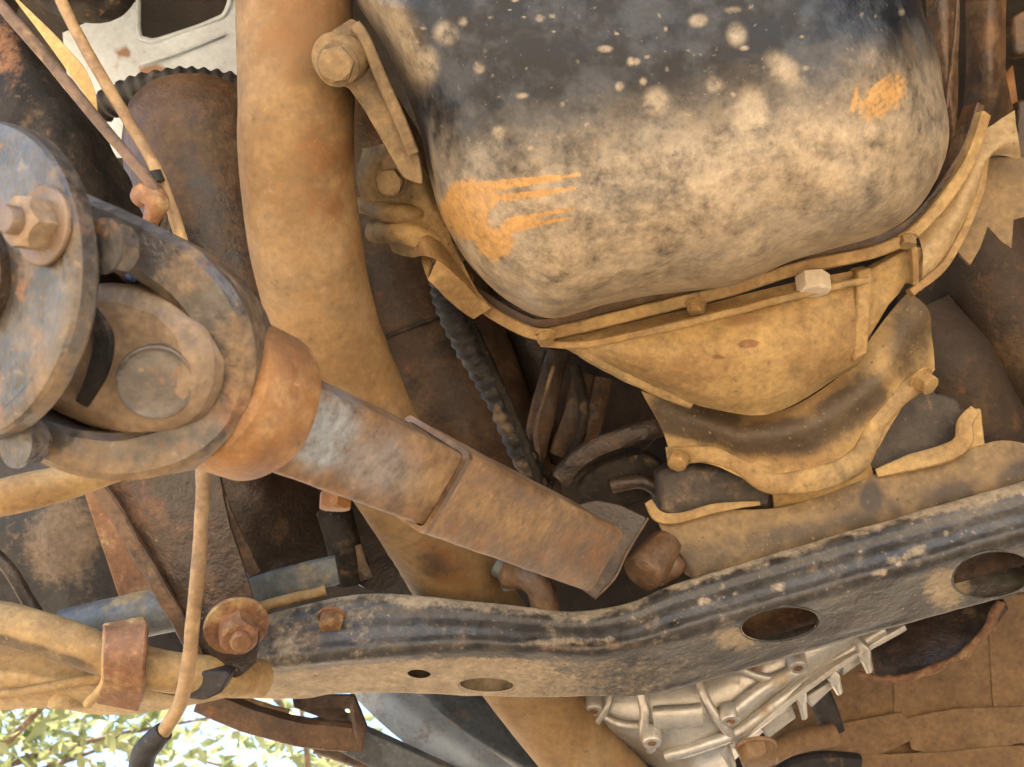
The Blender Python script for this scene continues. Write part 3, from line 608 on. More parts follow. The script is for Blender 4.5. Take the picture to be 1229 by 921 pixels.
mesh('casting', sheet([PP([(438, 175, .880), (468, 172, .835), (500, 190, .860), (520, 225, .870)]), PP([(430, 205, .870), (462, 205, .850), (500, 225, .850), (528, 255, .860)]), PP([(436, 240, .880), (470, 245, .860), (506, 255, .855), (540, 290, .860)]),
                       PP([(455, 270, .885), (480, 272, .855), (515, 282, .855), (560, 330, .860)]), PP([(470, 305, .890), (492, 312, .870), (525, 312, .835), (590, 372, .870)])], .02, 8, 8), 'sand_metal', cs, jit=.005, jsc=22)
mesh('rib', sweep(PP([(436, 246, .895), (478, 258, .858), (530, 256, .880)]), .009, circle(12)), 'sand_metal', cs, jit=.002, jsc=50)
mesh('rib', sweep(PP([(448, 278, .900), (495, 282, .858), (552, 306, .885)]), .010, circle(12)), 'sand_metal', cs, jit=.002, jsc=50)
bolt(cs, P(476, 198, .835), TOCAM * .9 - UPV * .2, .0125, .012, 'sand_dark', washer=0)
bolt(cs, P(470, 218, .83), TOCAM * .9 - UPV * .3 - RIGHT * .1, .0115, .011, 'sand_dark', washer=1.2)

# ================================================================ things behind
o = mesh('starter_body', sweep(PP([(238, 158, 1.04), (240, 172, 1.035), (256, 250, 1.02), (292, 380, 1.0), (322, 470, 1.0)]), [.070, .078, .080, .076, .07], n=48, k=10), 'brown_mid', jit=.004, jsc=14,
         stains={'dust': lambda X, Y, co: .4 * ell(X, Y, 240, 250, 60, 120, -15, .7)}); tag(o, 'fat brown cylinder body standing behind the left of the exhaust', 'cylinder')
tr = thing('transmission_case', 'dull brown rounded transmission case behind exhaust pipe and conduit', 'transmission', P(500, 400, 1.2))
mesh('case', sweep(PP([(380, 130, 1.22), (440, 250, 1.20), (500, 400, 1.19), (560, 530, 1.20), (600, 640, 1.24)]), [.09, .098, .10, .095, .085], n=48, k=10), 'brown_mid', tr, jit=.003, jsc=12, stains={'dark': lambda X, Y, co: .65 * ell(X, Y, 540, 480, 40, 40, 0, .7)})
mesh('seam_ring', sweep([P(500, 400, 1.19) + (Vector((.92, 0, 0)) * math.cos(t) + VIEW * math.sin(t) - UPV * -.35 * math.cos(t)) * .1012 for t in [2 * math.pi * i / 36 for i in range(37)]], .0025, circle(8), k=2, caps=False), 'brown_dark', tr)
def corrugated(name, pts, r, label, nring, cat='conduit', mat='black_rubber'):
    o = mesh(name, sweep(pts, r, n=20, k=max(8, int(nring * 8 / (len(pts) - 1))), mod=lambda t: 1 + .09 * math.sin(t * nring * 2 * math.pi)), mat, smooth=80, jit=.0022, jsc=45, stains={'dust': lambda X, Y, co: .8 * sstep(.5, .75, fbm(co, 60, 3, 4))}); return tag(o, label, cat)
corrugated('wiring_conduit', PP([(528, 318, .98), (536, 360, .99), (560, 415, 1.0), (592, 470, 1.01), (620, 530, 1.03), (650, 590, 1.05)]), .0125, 'black corrugated conduit running down beside the transmission case', 22)
corrugated('wiring_conduit', PP([(80, 165, 1.06), (120, 132, 1.05), (160, 112, 1.04), (215, 100, 1.04), (270, 104, 1.05), (330, 120, 1.07)]), .0155, 'dark ribbed conduit arching across the grey panel', 20)
o = mesh('thin_hose', sweep(PP([(545, 345, 1.0), (580, 420, 1.0), (612, 490, 1.0), (640, 560, 1.01), (650, 600, 1.02)]), .0045, n=12), 'black_oily', jit=.002); tag(o, 'thin black hose hugging the black corrugated conduit', 'hose')
# grey panel with opening, top left
gp = thing('body_panel', 'pale grey painted body panel with a large opening', 'panel', P(220, 60, 1.2))
pn = mesh('panel_sheet', sheet([PP([(60, -160, 1.22), (140, -160, 1.2), (230, -160, 1.2), (340, -160, 1.2)]), PP([(70, -20, 1.22), (140, -20, 1.2), (230, -20, 1.19), (340, -20, 1.2)]), PP([(80, 90, 1.23), (140, 90, 1.2), (230, 80, 1.19), (340, 70, 1.2)]), PP([(100, 190, 1.26), (140, 190, 1.23), (230, 190, 1.22), (340, 190, 1.22)])], .004, 8, 8), 'grey_panel', gp, jit=.003, jsc=8)
holep = rounded(PP([(166, -60, 1.15), (290, -60, 1.15), (272, 18, 1.15), (240, 32, 1.15), (185, 50, 1.15), (166, 45, 1.15)]), .22, 4)
hp2 = [p + (p - CAM_LOC).normalized() * .12 for p in holep]; n_ = len(holep)
cut(pn, [mesh('cutter', (holep + hp2, [tuple(range(n_)), tuple(range(2 * n_ - 1, n_ - 1, -1))] + [(i, (i + 1) % n_, n_ + (i + 1) % n_, n_ + i) for i in range(n_)]), 'grey_panel', gp)])
finish(pn, 'grey_panel', 40, {'rust': lambda X, Y, co: np.maximum(ell(X, Y, 150, 62, 9, 10, 20), ell(X, Y, 183, 88, 15, 9, -10)), 'dark': lambda X, Y, co: np.maximum(.8 * ell(X, Y, 235, 70, 6, 4), .8 * ell(X, Y, 156, 70, 8, 5, 30))})
mesh('crease', sweep(PP([(170, 76, 1.185), (220, 60, 1.183), (270, 40, 1.185)]), .0025, circle(8)), 'grey_panel', gp)
mesh('opening_rim', sweep(holep and [p + (p - CAM_LOC).normalized() * .043 for p in holep + [holep[0]]], .003, circle(8), k=2, caps=False), 'grey_panel', gp)
o = mesh('inner_bracket', join(sweep(PP([(160, 20, 1.4), (210, 10, 1.38), (260, -10, 1.4)]), .03, n=20), sweep(PP([(190, -40, 1.36), (195, 10, 1.35), (188, 40, 1.36)]), .012, n=12)), 'steel_worn', jit=.006, jsc=20); tag(o, 'worn metal bracket glimpsed through the grey panel opening', 'bracket')
o = mesh('vent_hose', sweep(PP([(50, -5, 1.16), (85, 12, 1.13), (125, 14, 1.13), (150, -10, 1.13), (152, -60, 1.14)]), .012, n=20), 'black_oily', jit=.005, jsc=30); tag(o, 'oily dark hose bend at the top of the grey panel', 'hose')
# black oily housing behind the flange disc
o = mesh('axle_housing', sheet([PP([(-80, -40, .90), (-20, -30, .85), (10, 10, .83), (50, 50, .86)]), PP([(-80, 60, .86), (0, 70, .80), (50, 90, .80), (110, 130, .84)]), PP([(-80, 160, .84), (20, 160, .78), (90, 170, .78), (150, 215, .84)]), PP([(-80, 260, .84), (60, 260, .78), (120, 270, .79), (185, 300, .86)]), PP([(-40, 380, .9), (80, 380, .85), (150, 380, .86), (230, 400, .92)])], .03, 8, 8), 'black_oily', jit=.007, jsc=22,
         stains={'rust': lambda X, Y, co: .6 * ell(X, Y, 5, 60, 25, 50, 0, .6)}); tag(o, 'oily black axle housing behind the round shaft flange', 'axle housing')
# cables top left
o = mesh('brake_cable', sweep(PP([(-30, -30, .70), (60, 75, .71), (120, 148, .72), (176, 214, .73), (190, 232, .735)]), .0042, n=14), 'cable_brown', jit=.0006); tag(o, 'straight grey brown brake cable slanting over the black housing', 'cable')
o = mesh('fuel_line', sweep(PP([(60, -30, .78), (85, 25, .78), (118, 85, .775), (150, 138, .77), (178, 185, .765), (192, 215, .76), (205, 250, .76), (222, 300, .76), (232, 340, .77)]), .0046, n=16), 'cable_tan', jit=.0006); tag(o, 'tan curved pipe running down to the cable clip', 'pipe')
o = mesh('bowed_strip', sweep(PP([(20, 0, .73), (60, 45, .73), (92, 85, .73), (108, 112, .73), (116, 134, .73)]), [.001, .004, .006, .004, .0008], squircle(12, 1, .35, 2.5), k=8, up=TOCAM), 'yellow_strip'); tag(o, 'bowed yellow strip lying along the brake cable', 'strip')
cl = thing('cable_clip', 'small rusty clip where cable and tan pipe meet', 'clip', P(185, 240, .74))
mesh('body', sweep(PP([(166, 240, .745), (178, 232, .738), (188, 244, .738), (180, 268, .742)]), [.007, .010, .010, .006], circle(14), k=6), 'rust', cl, jit=.002, jsc=60)
mesh('band', lathe(P(184, 214, .75), VIEW * .1 - UPV + RIGHT * .4, [(.003, -.004), (.0075, -.004), (.0075, .004), (.003, .004)], 20), 'black_rubber', cl)
mesh('tail', sweep(PP([(186, 240, .745), (196, 262, .745), (192, 285, .75)]), .0035, circle(10)), 'steel_worn', cl)

# ---------------- tangle of parts in the middle gap
def rod(name, pts, r, mat, label, cat, **k):
    o = mesh(name, sweep(PP(pts), r, **k), mat, jit=.0015, jsc=40); return tag(o, label, cat)
ri = thing('ribbed_case', 'dim brown case with upright ribs below the bell housing', 'case', P(700, 480, 1.15))
mesh('back_wall', sheet([PP([(560, 300, 1.2), (640, 380, 1.17), (720, 420, 1.16), (830, 450, 1.16)]), PP([(590, 420, 1.2), (660, 450, 1.15), (730, 480, 1.14), (840, 510, 1.15)]), PP([(620, 540, 1.22), (670, 560, 1.17), (740, 570, 1.16), (850, 590, 1.17)])], .01, 6, 6), 'brown_dark', ri, jit=.006, jsc=20)
for a, b, c_, wd in (((668, 425), (655, 480), (640, 545), .014), ((700, 450), (690, 495), (672, 545), .012), ((722, 455), (715, 500), (705, 530), .010)):
    mesh('rib', sweep(PP([(*a, 1.09), (*b, 1.08), (*c_, 1.09)]), wd, squircle(14, 1, .6, 3), k=6, up=TOCAM), 'brown_mid', ri, jit=.002, jsc=40)
rod('curved_wire', [(665, 440, 1.06), (652, 480, 1.05), (642, 515, 1.05), (648, 555, 1.06), (658, 585, 1.07)], .0022, 'cable_brown', 'thin curved wire in front of the ribbed brown case', 'wire', n=10)
rod('shift_link', [(672, 575, 1.02), (700, 548, 1.01), (735, 530, 1.0), (790, 512, 1.0), (830, 500, 1.01)], .011, 'brown_dark', 'reddish rusty shift link crossing the dark gap', 'link', sec=squircle(14, 1, .6, 4), up=TOCAM)
rod('black_hose', [(850, 462, 1.06), (800, 500, 1.05), (755, 545, 1.04), (715, 590, 1.04), (690, 640, 1.06)], .009, 'black_rubber', 'black rubber hose dropping through the dark gap', 'hose', n=16)
rod('thin_black_pipe', [(690, 440, 1.05), (700, 490, 1.04), (690, 540, 1.04), (660, 580, 1.05), (640, 630, 1.07)], .0055, 'black_oily', 'thin oily black pipe between the ribs and the conduit', 'pipe', n=12)
o = mesh('dark_lever', plate(PP([(690, 590, 1.0), (720, 560, .99), (770, 545, .99), (800, 560, .99), (780, 600, 1.0), (730, 620, 1.0)]), .025, rnd=.25), 'black_oily', bevel=.004, jit=.002); tag(o, 'oily black lever plate under the rusty shift link', 'lever')
rod('brown_rod', [(735, 585, .99), (768, 578, .985), (790, 590, .985), (800, 615, .99)], .007, 'brown_dark', 'short bent brown rod near the bracket tip', 'rod', n=14)
pk = thing('tail_plate', 'dark pointed steel plate behind the end of the square shaft', 'plate', P(720, 660, .93))
mesh('blade', plate(PP([(655, 684, .915), (690, 702, .91), (714, 719, .91), (738, 694, .912), (752, 665, .915), (778, 622, .92), (745, 606, .925), (715, 600, .925), (680, 610, .925)]), .004, rnd=.12), 'brown_dark', pk, bevel=.001, jit=.001, stains={'dust': lambda X, Y, co: .8 * ell(X, Y, 705, 705, 45, 12, 20, .6)})
mesh('edge_strip', sweep(PP([(714, 719, .908), (738, 694, .910), (752, 665, .913), (778, 622, .918)]), .0012, circle(8)), 'brown_mid', pk)
ln = thing('round_lug', 'round brown lug beside the pointed plate above the beam', 'lug', P(770, 690, .94))
LA = (TOCAM * .55 - RIGHT * .55 - UPV * .45).normalized()
mesh('lug_body', lathe(P(770, 688, .925), LA, [(.010, -.05), (.016, -.045), (.0185, -.02), (.0195, -.004), (.0185, .001), (.012, .003), (.003, .003)], 40), 'brown_mid', ln, jit=.0015, jsc=50)
mesh('lug_ear', plate(PP([(782, 668, .935), (808, 672, .94), (820, 690, .945), (795, 706, .94), (775, 700, .935)]), .018, rnd=.25), 'brown_mid', ln, bevel=.003, jit=.001)
rod('rounded_stub', [(790, 690, .945), (806, 680, .945), (815, 676, .95)], [.011, .012, .009], 'brown_mid', 'small brown knob tucked against the bracket tip', 'knob', n=20)
rod('bent_hose', [(612, 690, .97), (632, 692, .95), (648, 705, .945), (655, 730, .95), (655, 750, .97)], .0135, 'brown_mid', 'short bent brown hose rising from behind the beam', 'hose', n=20)
rod('hose_nipple', [(596, 680, .985), (610, 690, .98), (615, 705, .98)], .010, 'bluegrey', 'small grey pipe end left of the bent brown hose', 'pipe', n=16)
# dim clutter left of the shaft
o = mesh('clutter_wall', sheet([PP([(230, 540, 1.02), (300, 540, 1.04), (380, 560, 1.08), (470, 600, 1.14)]), PP([(250, 620, 1.0), (310, 610, 1.02), (390, 630, 1.08), (480, 660, 1.15)]), PP([(260, 700, 1.02), (320, 690, 1.04), (400, 690, 1.1), (490, 720, 1.17)])], .012, 7, 9), 'brown_dark', jit=.012, jsc=18, stains={'dark': lambda X, Y, co: .8 * ell(X, Y, 400, 640, 60, 60, 0, .6)}); tag(o, 'lumpy dark brown casting in shade under the square shaft', 'casting')
rod('side_strap', [(250, 575, .93), (262, 610, .93), (280, 650, .94), (300, 690, .95)], .011, 'brown_mid', 'grey brown strap beside the hanging hose under the shaft', 'strap', sec=squircle(14, 1, .4, 4), up=TOCAM)
rod('ribbed_hose', [(400, 610, 1.04), (412, 650, 1.03), (420, 700, 1.03)], .018, 'black_oily', 'black hose dangling in the shade under the shaft', 'hose', n=20)
rod('hanging_tab', [(425, 655, 1.02), (432, 675, 1.02), (440, 695, 1.02)], .007, 'brown_mid', 'small brown tab hanging beside the dangling black hose', 'tab', sec=squircle(12, 1, .4, 4), up=TOCAM)
rod('upper_channel', [(262, 728, .985), (330, 702, .975), (405, 684, .985)], .014, 'bluegrey', 'grimy grey channel rail resting above the left beam end', 'rail', sec=squircle(16, 1, .5, 5), up=TOCAM)
rod('sandy_rod', [(290, 735, .955), (345, 720, .955), (392, 708, .96)], .0055, 'sand_metal', 'thin sandy rod along the top of the left beam end', 'rod', n=12)

# ================================================================ lower left
rod('tie_rod', [(-420, 700, .57), (-60, 612, .60), (30, 592, .61), (90, 574, .62), (160, 550, .64)], .0112, 'sand_metal', 'sandy tie rod passing behind the universal joint', 'tie rod', n=24)
hb = thing('hanger_bracket', 'brown rusty triangular hanger bracket with a large nut', 'bracket', P(230, 700, .85))
mesh('plate_face', sheet([PP([(105, 560, .84), (160, 555, .835), (215, 555, .83), (262, 560, .83)]), PP([(150, 632, .845), (195, 635, .835), (235, 635, .83), (275, 630, .83)]), PP([(195, 706, .85), (225, 708, .838), (255, 705, .833), (296, 695, .835)]), PP([(225, 765, .852), (250, 765, .84), (280, 765, .838), (312, 755, .84)]), PP([(245, 800, .855), (262, 808, .845), (285, 812, .842), (308, 795, .845)])], .006, 8, 8), 'brown_dark', hb, jit=.002, jsc=30, stains={'rust': lambda X, Y, co: .7 * ell(X, Y, 160, 600, 60, 30, 40, .7) + .5 * ell(X, Y, 250, 700, 20, 60, -15, .7), 'dust': lambda X, Y, co: .45 * ell(X, Y, 255, 720, 16, 70, -12, .6)})
mesh('folded_edge', sweep(PP([(102, 562, .835), (130, 600, .835), (160, 650, .838), (195, 710, .842), (225, 765, .846), (245, 802, .85)]), .0062, rect(1, .7, .4), k=8, up=TOCAM), 'brown_mid', hb, jit=.002, jsc=50)
bolt(hb, P(284, 752, .832), TOCAM * .8 + RIGHT * .35 - UPV * .3, .0165, .020, 'rust', washer=1.6, stud=.008, name='large_nut')
mesh('bushing_cup', plate(PP([(182, 812, .822), (195, 806, .822), (278, 806, .822), (266, 832, .822), (244, 842, .822), (184, 832, .822)]), .035, rnd=.2), 'black_rubber', hb, bevel=.003)
o = mesh('splash_panel', plate(PP([(90, 560, .98), (150, 552, .98), (200, 640, .97), (225, 730, .97), (150, 745, .97)]), .006), 'rust', bevel=.002, jit=.002); tag(o, 'orange brown flat panel behind the triangular hanger bracket', 'panel')
o = mesh('dusty_guard', sheet([PP([(-320, 480, 1.07), (0, 480, 1.05), (60, 490, 1.04), (130, 500, 1.04)]), PP([(-320, 600, 1.05), (0, 600, 1.03), (60, 590, 1.02), (110, 580, 1.02)]), PP([(-320, 670, 1.04), (10, 670, 1.02), (70, 665, 1.01), (135, 660, 1.02)]), PP([(-320, 815, 1.05), (40, 815, 1.04), (130, 812, 1.03), (260, 805, 1.04)])], .008, 7, 8), 'black_rubber', jit=.004, jsc=14, stains={'dust': lambda X, Y, co: .95 * ell(X, Y, 75, 650, 42, 55, 20, .5)}); tag(o, 'black guard panel with a sandy dust patch at the left edge', 'guard')
rod('thin_stay', [(-20, 650, .9), (15, 690, .9), (48, 745, .9)], .006, 'brown_dark', 'thin dark stay rod at the left edge above the arm', 'rod', n=10)
rod('cross_tube', [(80, 758, .93), (150, 742, .92), (250, 722, .92), (300, 715, .93)], .021, 'bluegrey', 'blue grey tube running behind the hanger bracket', 'tube', n=24)
arm = thing('control_arm', 'long sandy control arm crossing the lower left corner', 'control arm', P(110, 810, .85))
mesh('body', sheet([PP([(-400, 695, .87), (-80, 735, .87), (-10, 745, .865), (60, 760, .86), (130, 772, .86), (200, 785, .86), (300, 800, .885)]), PP([(-400, 742, .85), (-80, 782, .85), (-10, 788, .845), (60, 800, .84), (130, 810, .84), (200, 812, .845), (300, 806, .88)]), PP([(-400, 793, .838), (-80, 805, .838), (-10, 808, .833), (60, 818, .83), (130, 826, .83), (200, 826, .835), (300, 814, .875)]), PP([(-400, 820, .845), (-80, 832, .845), (-10, 834, .84), (60, 838, .836), (130, 845, .836), (200, 840, .84), (300, 822, .875)]), PP([(-400, 838, .86), (-80, 850, .86), (-10, 852, .855), (60, 850, .852), (130, 858, .852), (210, 850, .855), (300, 830, .88)])], .012, 8, 8), 'sand_pale', arm, jit=.0015, jsc=20, stains={'rust': lambda X, Y, co: .5 * ell(X, Y, 200, 815, 30, 12, 0, .6)})
mesh('upper_rod', sweep(PP([(-400, 695, .82), (-80, 735, .82), (-10, 745, .815), (60, 763, .812), (130, 788, .812), (200, 806, .822), (262, 812, .85), (310, 815, .89)]), .0165, n=28, k=8), 'sand_metal', arm, jit=.0012, jsc=30, stains={'dark': lambda X, Y, co: .7 * sstep(8, 18, Y - np.interp(X, [-80, 0, 60, 130, 260], [735, 747, 763, 788, 815])) * (1 - sstep(115, 125, X))})
mesh('fold_line', sweep(PP([(-60, 836, .83), (20, 832, .828), (90, 818, .824), (130, 812, .822)]), .004, circle(10), k=8), 'sand_metal', arm, jit=.001)
mesh('boss', lathe(P(82, 845, .845), -UPV + TOCAM * .3, [(.004, -.02), (.016, -.02), (.016, .002), (.013, .004), (.004, .004)], 28), 'sand_pale', arm)
cp = thing('clamp_strap', 'rusty curved strap clamp over the sandy arm', 'clamp', P(150, 800, .81))
mesh('strap', sweep(PP([(150, 748, .815), (152, 765, .797), (150, 795, .790), (148, 822, .797), (142, 845, .815)]), .0165, rect(.2, 1, .4), k=8, up=RIGHT), 'rust', cp, jit=.001, stains={'dust': lambda X, Y, co: .5 * ell(X, Y, 145, 820, 30, 25, 0, .6)})
mesh('side_lip', sweep(PP([(130, 750, .81), (128, 785, .797), (126, 820, .80), (105, 845, .815)]), .004, circle(10), k=8), 'sand_metal', cp)
hs = thing('drain_hose', 'tan hose hanging straight down with a black rubber end', 'hose', P(220, 760, .72))
mesh('tube', sweep(PP([(244, 548, .72), (243, 600, .72), (238, 680, .72), (231, 750, .72), (226, 800, .72), (217, 843, .72), (200, 872, .722), (190, 886, .722)]), .0052, n=16, k=8), 'cable_tan', hs, jit=.0007)
mesh('rubber_end', sweep(PP([(196, 878, .722), (184, 890, .724), (173, 905, .726), (168, 930, .728), (168, 960, .73)]), [.0072, .0085, .009, .009, .009], n=18, k=6), 'black_rubber', hs, jit=.0006)

# ================================================================ bottom centre: frame pieces seen below the beam
rod('spring_shackle', [(240, 838, 1.15), (300, 862, 1.15), (360, 878, 1.15), (420, 885, 1.16)], .016, 'brown_mid', 'brown shackle bar under the left end of the beam', 'shackle', sec=squircle(16, 1, .7, 4), up=TOCAM)
rod('leaf_strip', [(255, 832, 1.2), (300, 850, 1.2), (345, 862, 1.2)], .011, 'sand_metal', 'thin sandy leaf strip above the brown shackle bar', 'strip', sec=squircle(14, 1, .35, 4), up=TOCAM)
o = mesh('gusset_plate', plate(PP([(350, 835, 1.22), (425, 835, 1.22), (440, 872, 1.22), (434, 905, 1.22), (395, 898, 1.22), (345, 888, 1.22), (355, 866, 1.22), (385, 862, 1.22), (352, 850, 1.22)]), .008), 'brown_mid', bevel=.0015); tag(o, 'brown gusset plate with slots under the beam', 'plate')
cut(o, [mesh('cutter', lathe(P(410, 868, 1.18), VIEW, [(.0038, 0), (.0038, .1)], 20), 'brown_mid', base=P(410, 868, 1.2))])
rod('sill_edge', [(380, 893, 1.3), (470, 925, 1.3), (560, 960, 1.3)], .012, 'brown_mid', 'reddish lower sill edge against the bright sky', 'sill', n=14)
o = mesh('frame_rail', sheet([PP([(415, 828, 1.35), (470, 880, 1.33), (540, 930, 1.32), (640, 1000, 1.31)]), PP([(455, 828, 1.34), (520, 880, 1.32), (590, 930, 1.31), (690, 1000, 1.30)]), PP([(495, 828, 1.36), (560, 880, 1.34), (630, 930, 1.33), (730, 1000, 1.32)])], .02, 6, 8), 'grey_panel', jit=.002, jsc=10, stains={'dust': lambda X, Y, co: .4 + 0 * X}); tag(o, 'pale grey scuffed frame rail running down under the beam', 'frame rail')
o = mesh('outer_rail', plate(PP([(404, 868, 1.28), (428, 872, 1.28), (446, 880, 1.28), (545, 926, 1.28), (640, 975, 1.28), (560, 985, 1.28), (470, 935, 1.28), (398, 898, 1.28)]), .02), 'bluegrey', bevel=.002); tag(o, 'dark rail below the thin bright slot at the bottom edge', 'rail')
o = mesh('inner_rail', sheet([PP([(480, 825, 1.42), (545, 880, 1.40), (630, 935, 1.39)]), PP([(510, 825, 1.40), (570, 880, 1.38), (660, 935, 1.37)]), PP([(600, 825, 1.46), (660, 880, 1.44), (720, 935, 1.42)])], .02, 6, 8), 'bluegrey', jit=.002, jsc=10); tag(o, 'dark blue grey inner rail beside the pale frame rail', 'rail')

# ================================================================ aluminium transfer case
al = thing('transfer_case', 'bare aluminium transfer case with cast ribs and fins', 'transfer case', P(870, 850, 1.1))
body = sheet([PP([(678, 815, 1.10), (760, 805, 1.09), (860, 780, 1.085), (960, 745, 1.085), (1080, 700, 1.09)]), PP([(685, 842, 1.085), (770, 845, 1.07), (860, 825, 1.06), (950, 790, 1.065), (1060, 748, 1.08)]),
              PP([(700, 862, 1.085), (790, 880, 1.065), (850, 870, 1.055), (930, 830, 1.065), (1030, 780, 1.085)]), PP([(735, 886, 1.095), (800, 905, 1.075), (850, 905, 1.065), (905, 875, 1.075), (985, 815, 1.095)]), PP([(745, 902, 1.13), (800, 925, 1.11), (850, 935, 1.10), (890, 905, 1.11), (950, 845, 1.13)])], .012, 10, 10)
mesh('casing', body, 'aluminium', al, jit=.002, jsc=18, stains={'rust': lambda X, Y, co: .7 * ell(X, Y, 905, 802, 10, 14, 20, .5)})
for pts, r in (([(732, 832, 1.07), (728, 850, 1.065), (715, 868, 1.07)], .004), ([(768, 830, 1.062), (774, 855, 1.056), (772, 878, 1.058), (782, 900, 1.066)], .0055), ([(838, 815, 1.06), (850, 845, 1.05), (868, 872, 1.05), (885, 890, 1.06)], .005),
               ([(800, 908, 1.068), (850, 893, 1.052), (890, 876, 1.06), (930, 845, 1.062), (990, 800, 1.078), (1060, 755, 1.08)], .0065), ([(880, 800, 1.055), (925, 815, 1.055), (965, 805, 1.068)], .005), ([(705, 848, 1.075), (740, 868, 1.066), (770, 872, 1.06)], .004), ([(870, 865, 1.05), (910, 830, 1.052), (948, 808, 1.06)], .008)):
    mesh('cast_rib', sweep(PP(pts), r, circle(12), k=8), 'aluminium', al, jit=.0008)
mesh('pocket_pad', sweep(PP([(785, 862, 1.057), (820, 860, 1.05), (842, 858, 1.05)]), .012, squircle(18, 1, .6, 3), k=6, up=TOCAM), 'aluminium', al, jit=.001)
for x, y, d in ((876, 862, 1.045), (782, 888, 1.052), (957, 798, 1.058), (712, 850, 1.068)):
    q = lathe(P(x, y, d), TOCAM * .8 - UPV * .6, [(.004, -.012), (.011, -.012), (.0105, .003), (.009, .005), (.005, .005), (.005, -.004), (.001, -.004)], 28)
    bs_ = mesh('bolt_boss', q, 'aluminium', al); mesh('bolt_hole', lathe(P(x, y, d), TOCAM * .8 - UPV * .6, [(.001, .0045), (.0048, .0045), (.0048, -.003), (.001, -.003)], 16), 'rust', bs_)
FL = PP([(880, 892, 1.075), (915, 862, 1.068), (960, 825, 1.07), (1010, 790, 1.08), (1080, 750, 1.09)])
mesh('flange', sweep(FL, .010, squircle(14, 1.2, .5, 4), k=8, up=UPV), 'aluminium', al, jit=.001)
for x0, y0, x1, y1, wd in ((960, 832, 966, 862, .006), (1000, 812, 1008, 832, .006), (1036, 782, 1044, 806, .0065), (888, 892, 895, 918, .006), (868, 895, 880, 921, .006)):
    mesh('fin', sweep(PP([(x0 - 8, y0 - 12, 1.08), (x0, y0, 1.07), (x1, y1, 1.075)]), [wd * 1.3, wd, wd * .55], squircle(12, .7, 1.2, 4), k=4, up=UPV), 'aluminium', al)
for pts in ([(912, 872), (950, 845), (956, 862), (922, 888)], [(966, 838), (1002, 815), (1004, 822), (975, 850)], [(1010, 795), (1038, 778), (1042, 790), (1012, 812)]):
    mesh('pad', plate(PP(pts, 1.085), .02), 'aluminium', al, bevel=.002)
bolt(al, P(908, 898, 1.05), TOCAM * .7 - UPV * .7, .0185, .016, 'shield_brown', washer=1.15, name='plug')

# ================================================================ lower right shields
hs2 = thing('heat_shield', 'brown rusty heat shield of overlapping plates in the lower right', 'heat shield', P(1120, 840, 1.3))
mesh('backing', plate(PP([(960, 690, 1.306), (1750, 600, 1.306), (1750, 1000, 1.306), (900, 1000, 1.306)]), .006), 'shield_brown', hs2)
for pts, d in (([(950, 800), (1080, 770), (1080, 876), (1000, 888), (950, 880)], 1.3035), ([(1072, 760), (1190, 725), (1204, 868), (1073, 878)], 1.3012), ([(1184, 715), (1750, 690), (1750, 878), (1205, 890), (1192, 850)], 1.2990),
               ([(950, 880), (1082, 855), (1092, 866), (1092, 890), (1060, 905), (1020, 915), (985, 905)], 1.292), ([(1086, 862), (1150, 850), (1750, 838), (1750, 905), (1220, 892), (1200, 905), (1140, 912), (1094, 900)], 1.294), ([(960, 902), (1060, 906), (1130, 903), (1200, 896), (1750, 880), (1750, 990), (960, 990)], 1.2915)):
    mesh('shield_plate', plate(PP(pts, d), .0028, rnd=.08), 'shield_brown', hs2, bevel=.001, jit=.0004, jsc=12)
ru = thing('rusted_drum', 'round rusted drum edge with a ragged rim under the beam', 'drum', P(1120, 770, 1.25))
mesh('wall', sheet([PP([(1040, 745, 1.25), (1080, 738, 1.24), (1140, 720, 1.23), (1200, 700, 1.24)]), PP([(1046, 780, 1.22), (1090, 778, 1.20), (1150, 755, 1.20), (1200, 715, 1.21)]), PP([(1050, 812, 1.20), (1095, 808, 1.18), (1155, 785, 1.18), (1202, 725, 1.19)])], .01, 7, 9), 'brown_dark', ru, jit=.004, jsc=25)
mesh('ragged_rim', sweep(PP([(1030, 812, 1.185), (1065, 815, 1.178), (1105, 808, 1.172), (1150, 790, 1.172), (1182, 760, 1.178), (1200, 722, 1.185)]), .005, circle(12), k=14), 'rust', ru, jit=.005, jsc=55, stains={'dust': lambda X, Y, co: .5 * sstep(.45, .7, fbm(co, 80, 3, 3))})
rod('black_strut', [(975, 812, 1.24), (988, 845, 1.235), (1000, 880, 1.235)], .014, 'black_rubber', 'short black strut between aluminium fins and heat shield', 'strut', sec=squircle(14, 1, .5, 6), up=TOCAM)
rod('black_slot_bar', [(935, 930, 1.24), (985, 918, 1.235), (1030, 920, 1.24)], .015, 'black_rubber', 'black bar at the bottom edge right of the brown plug', 'bar', sec=squircle(14, 1, .6, 6), up=TOCAM)
rod('shield_arm', [(925, 905, 1.2), (955, 890, 1.21), (1000, 882, 1.22)], .014, 'shield_brown', 'stubby brown arm beside the round brown plug', 'arm', n=16)

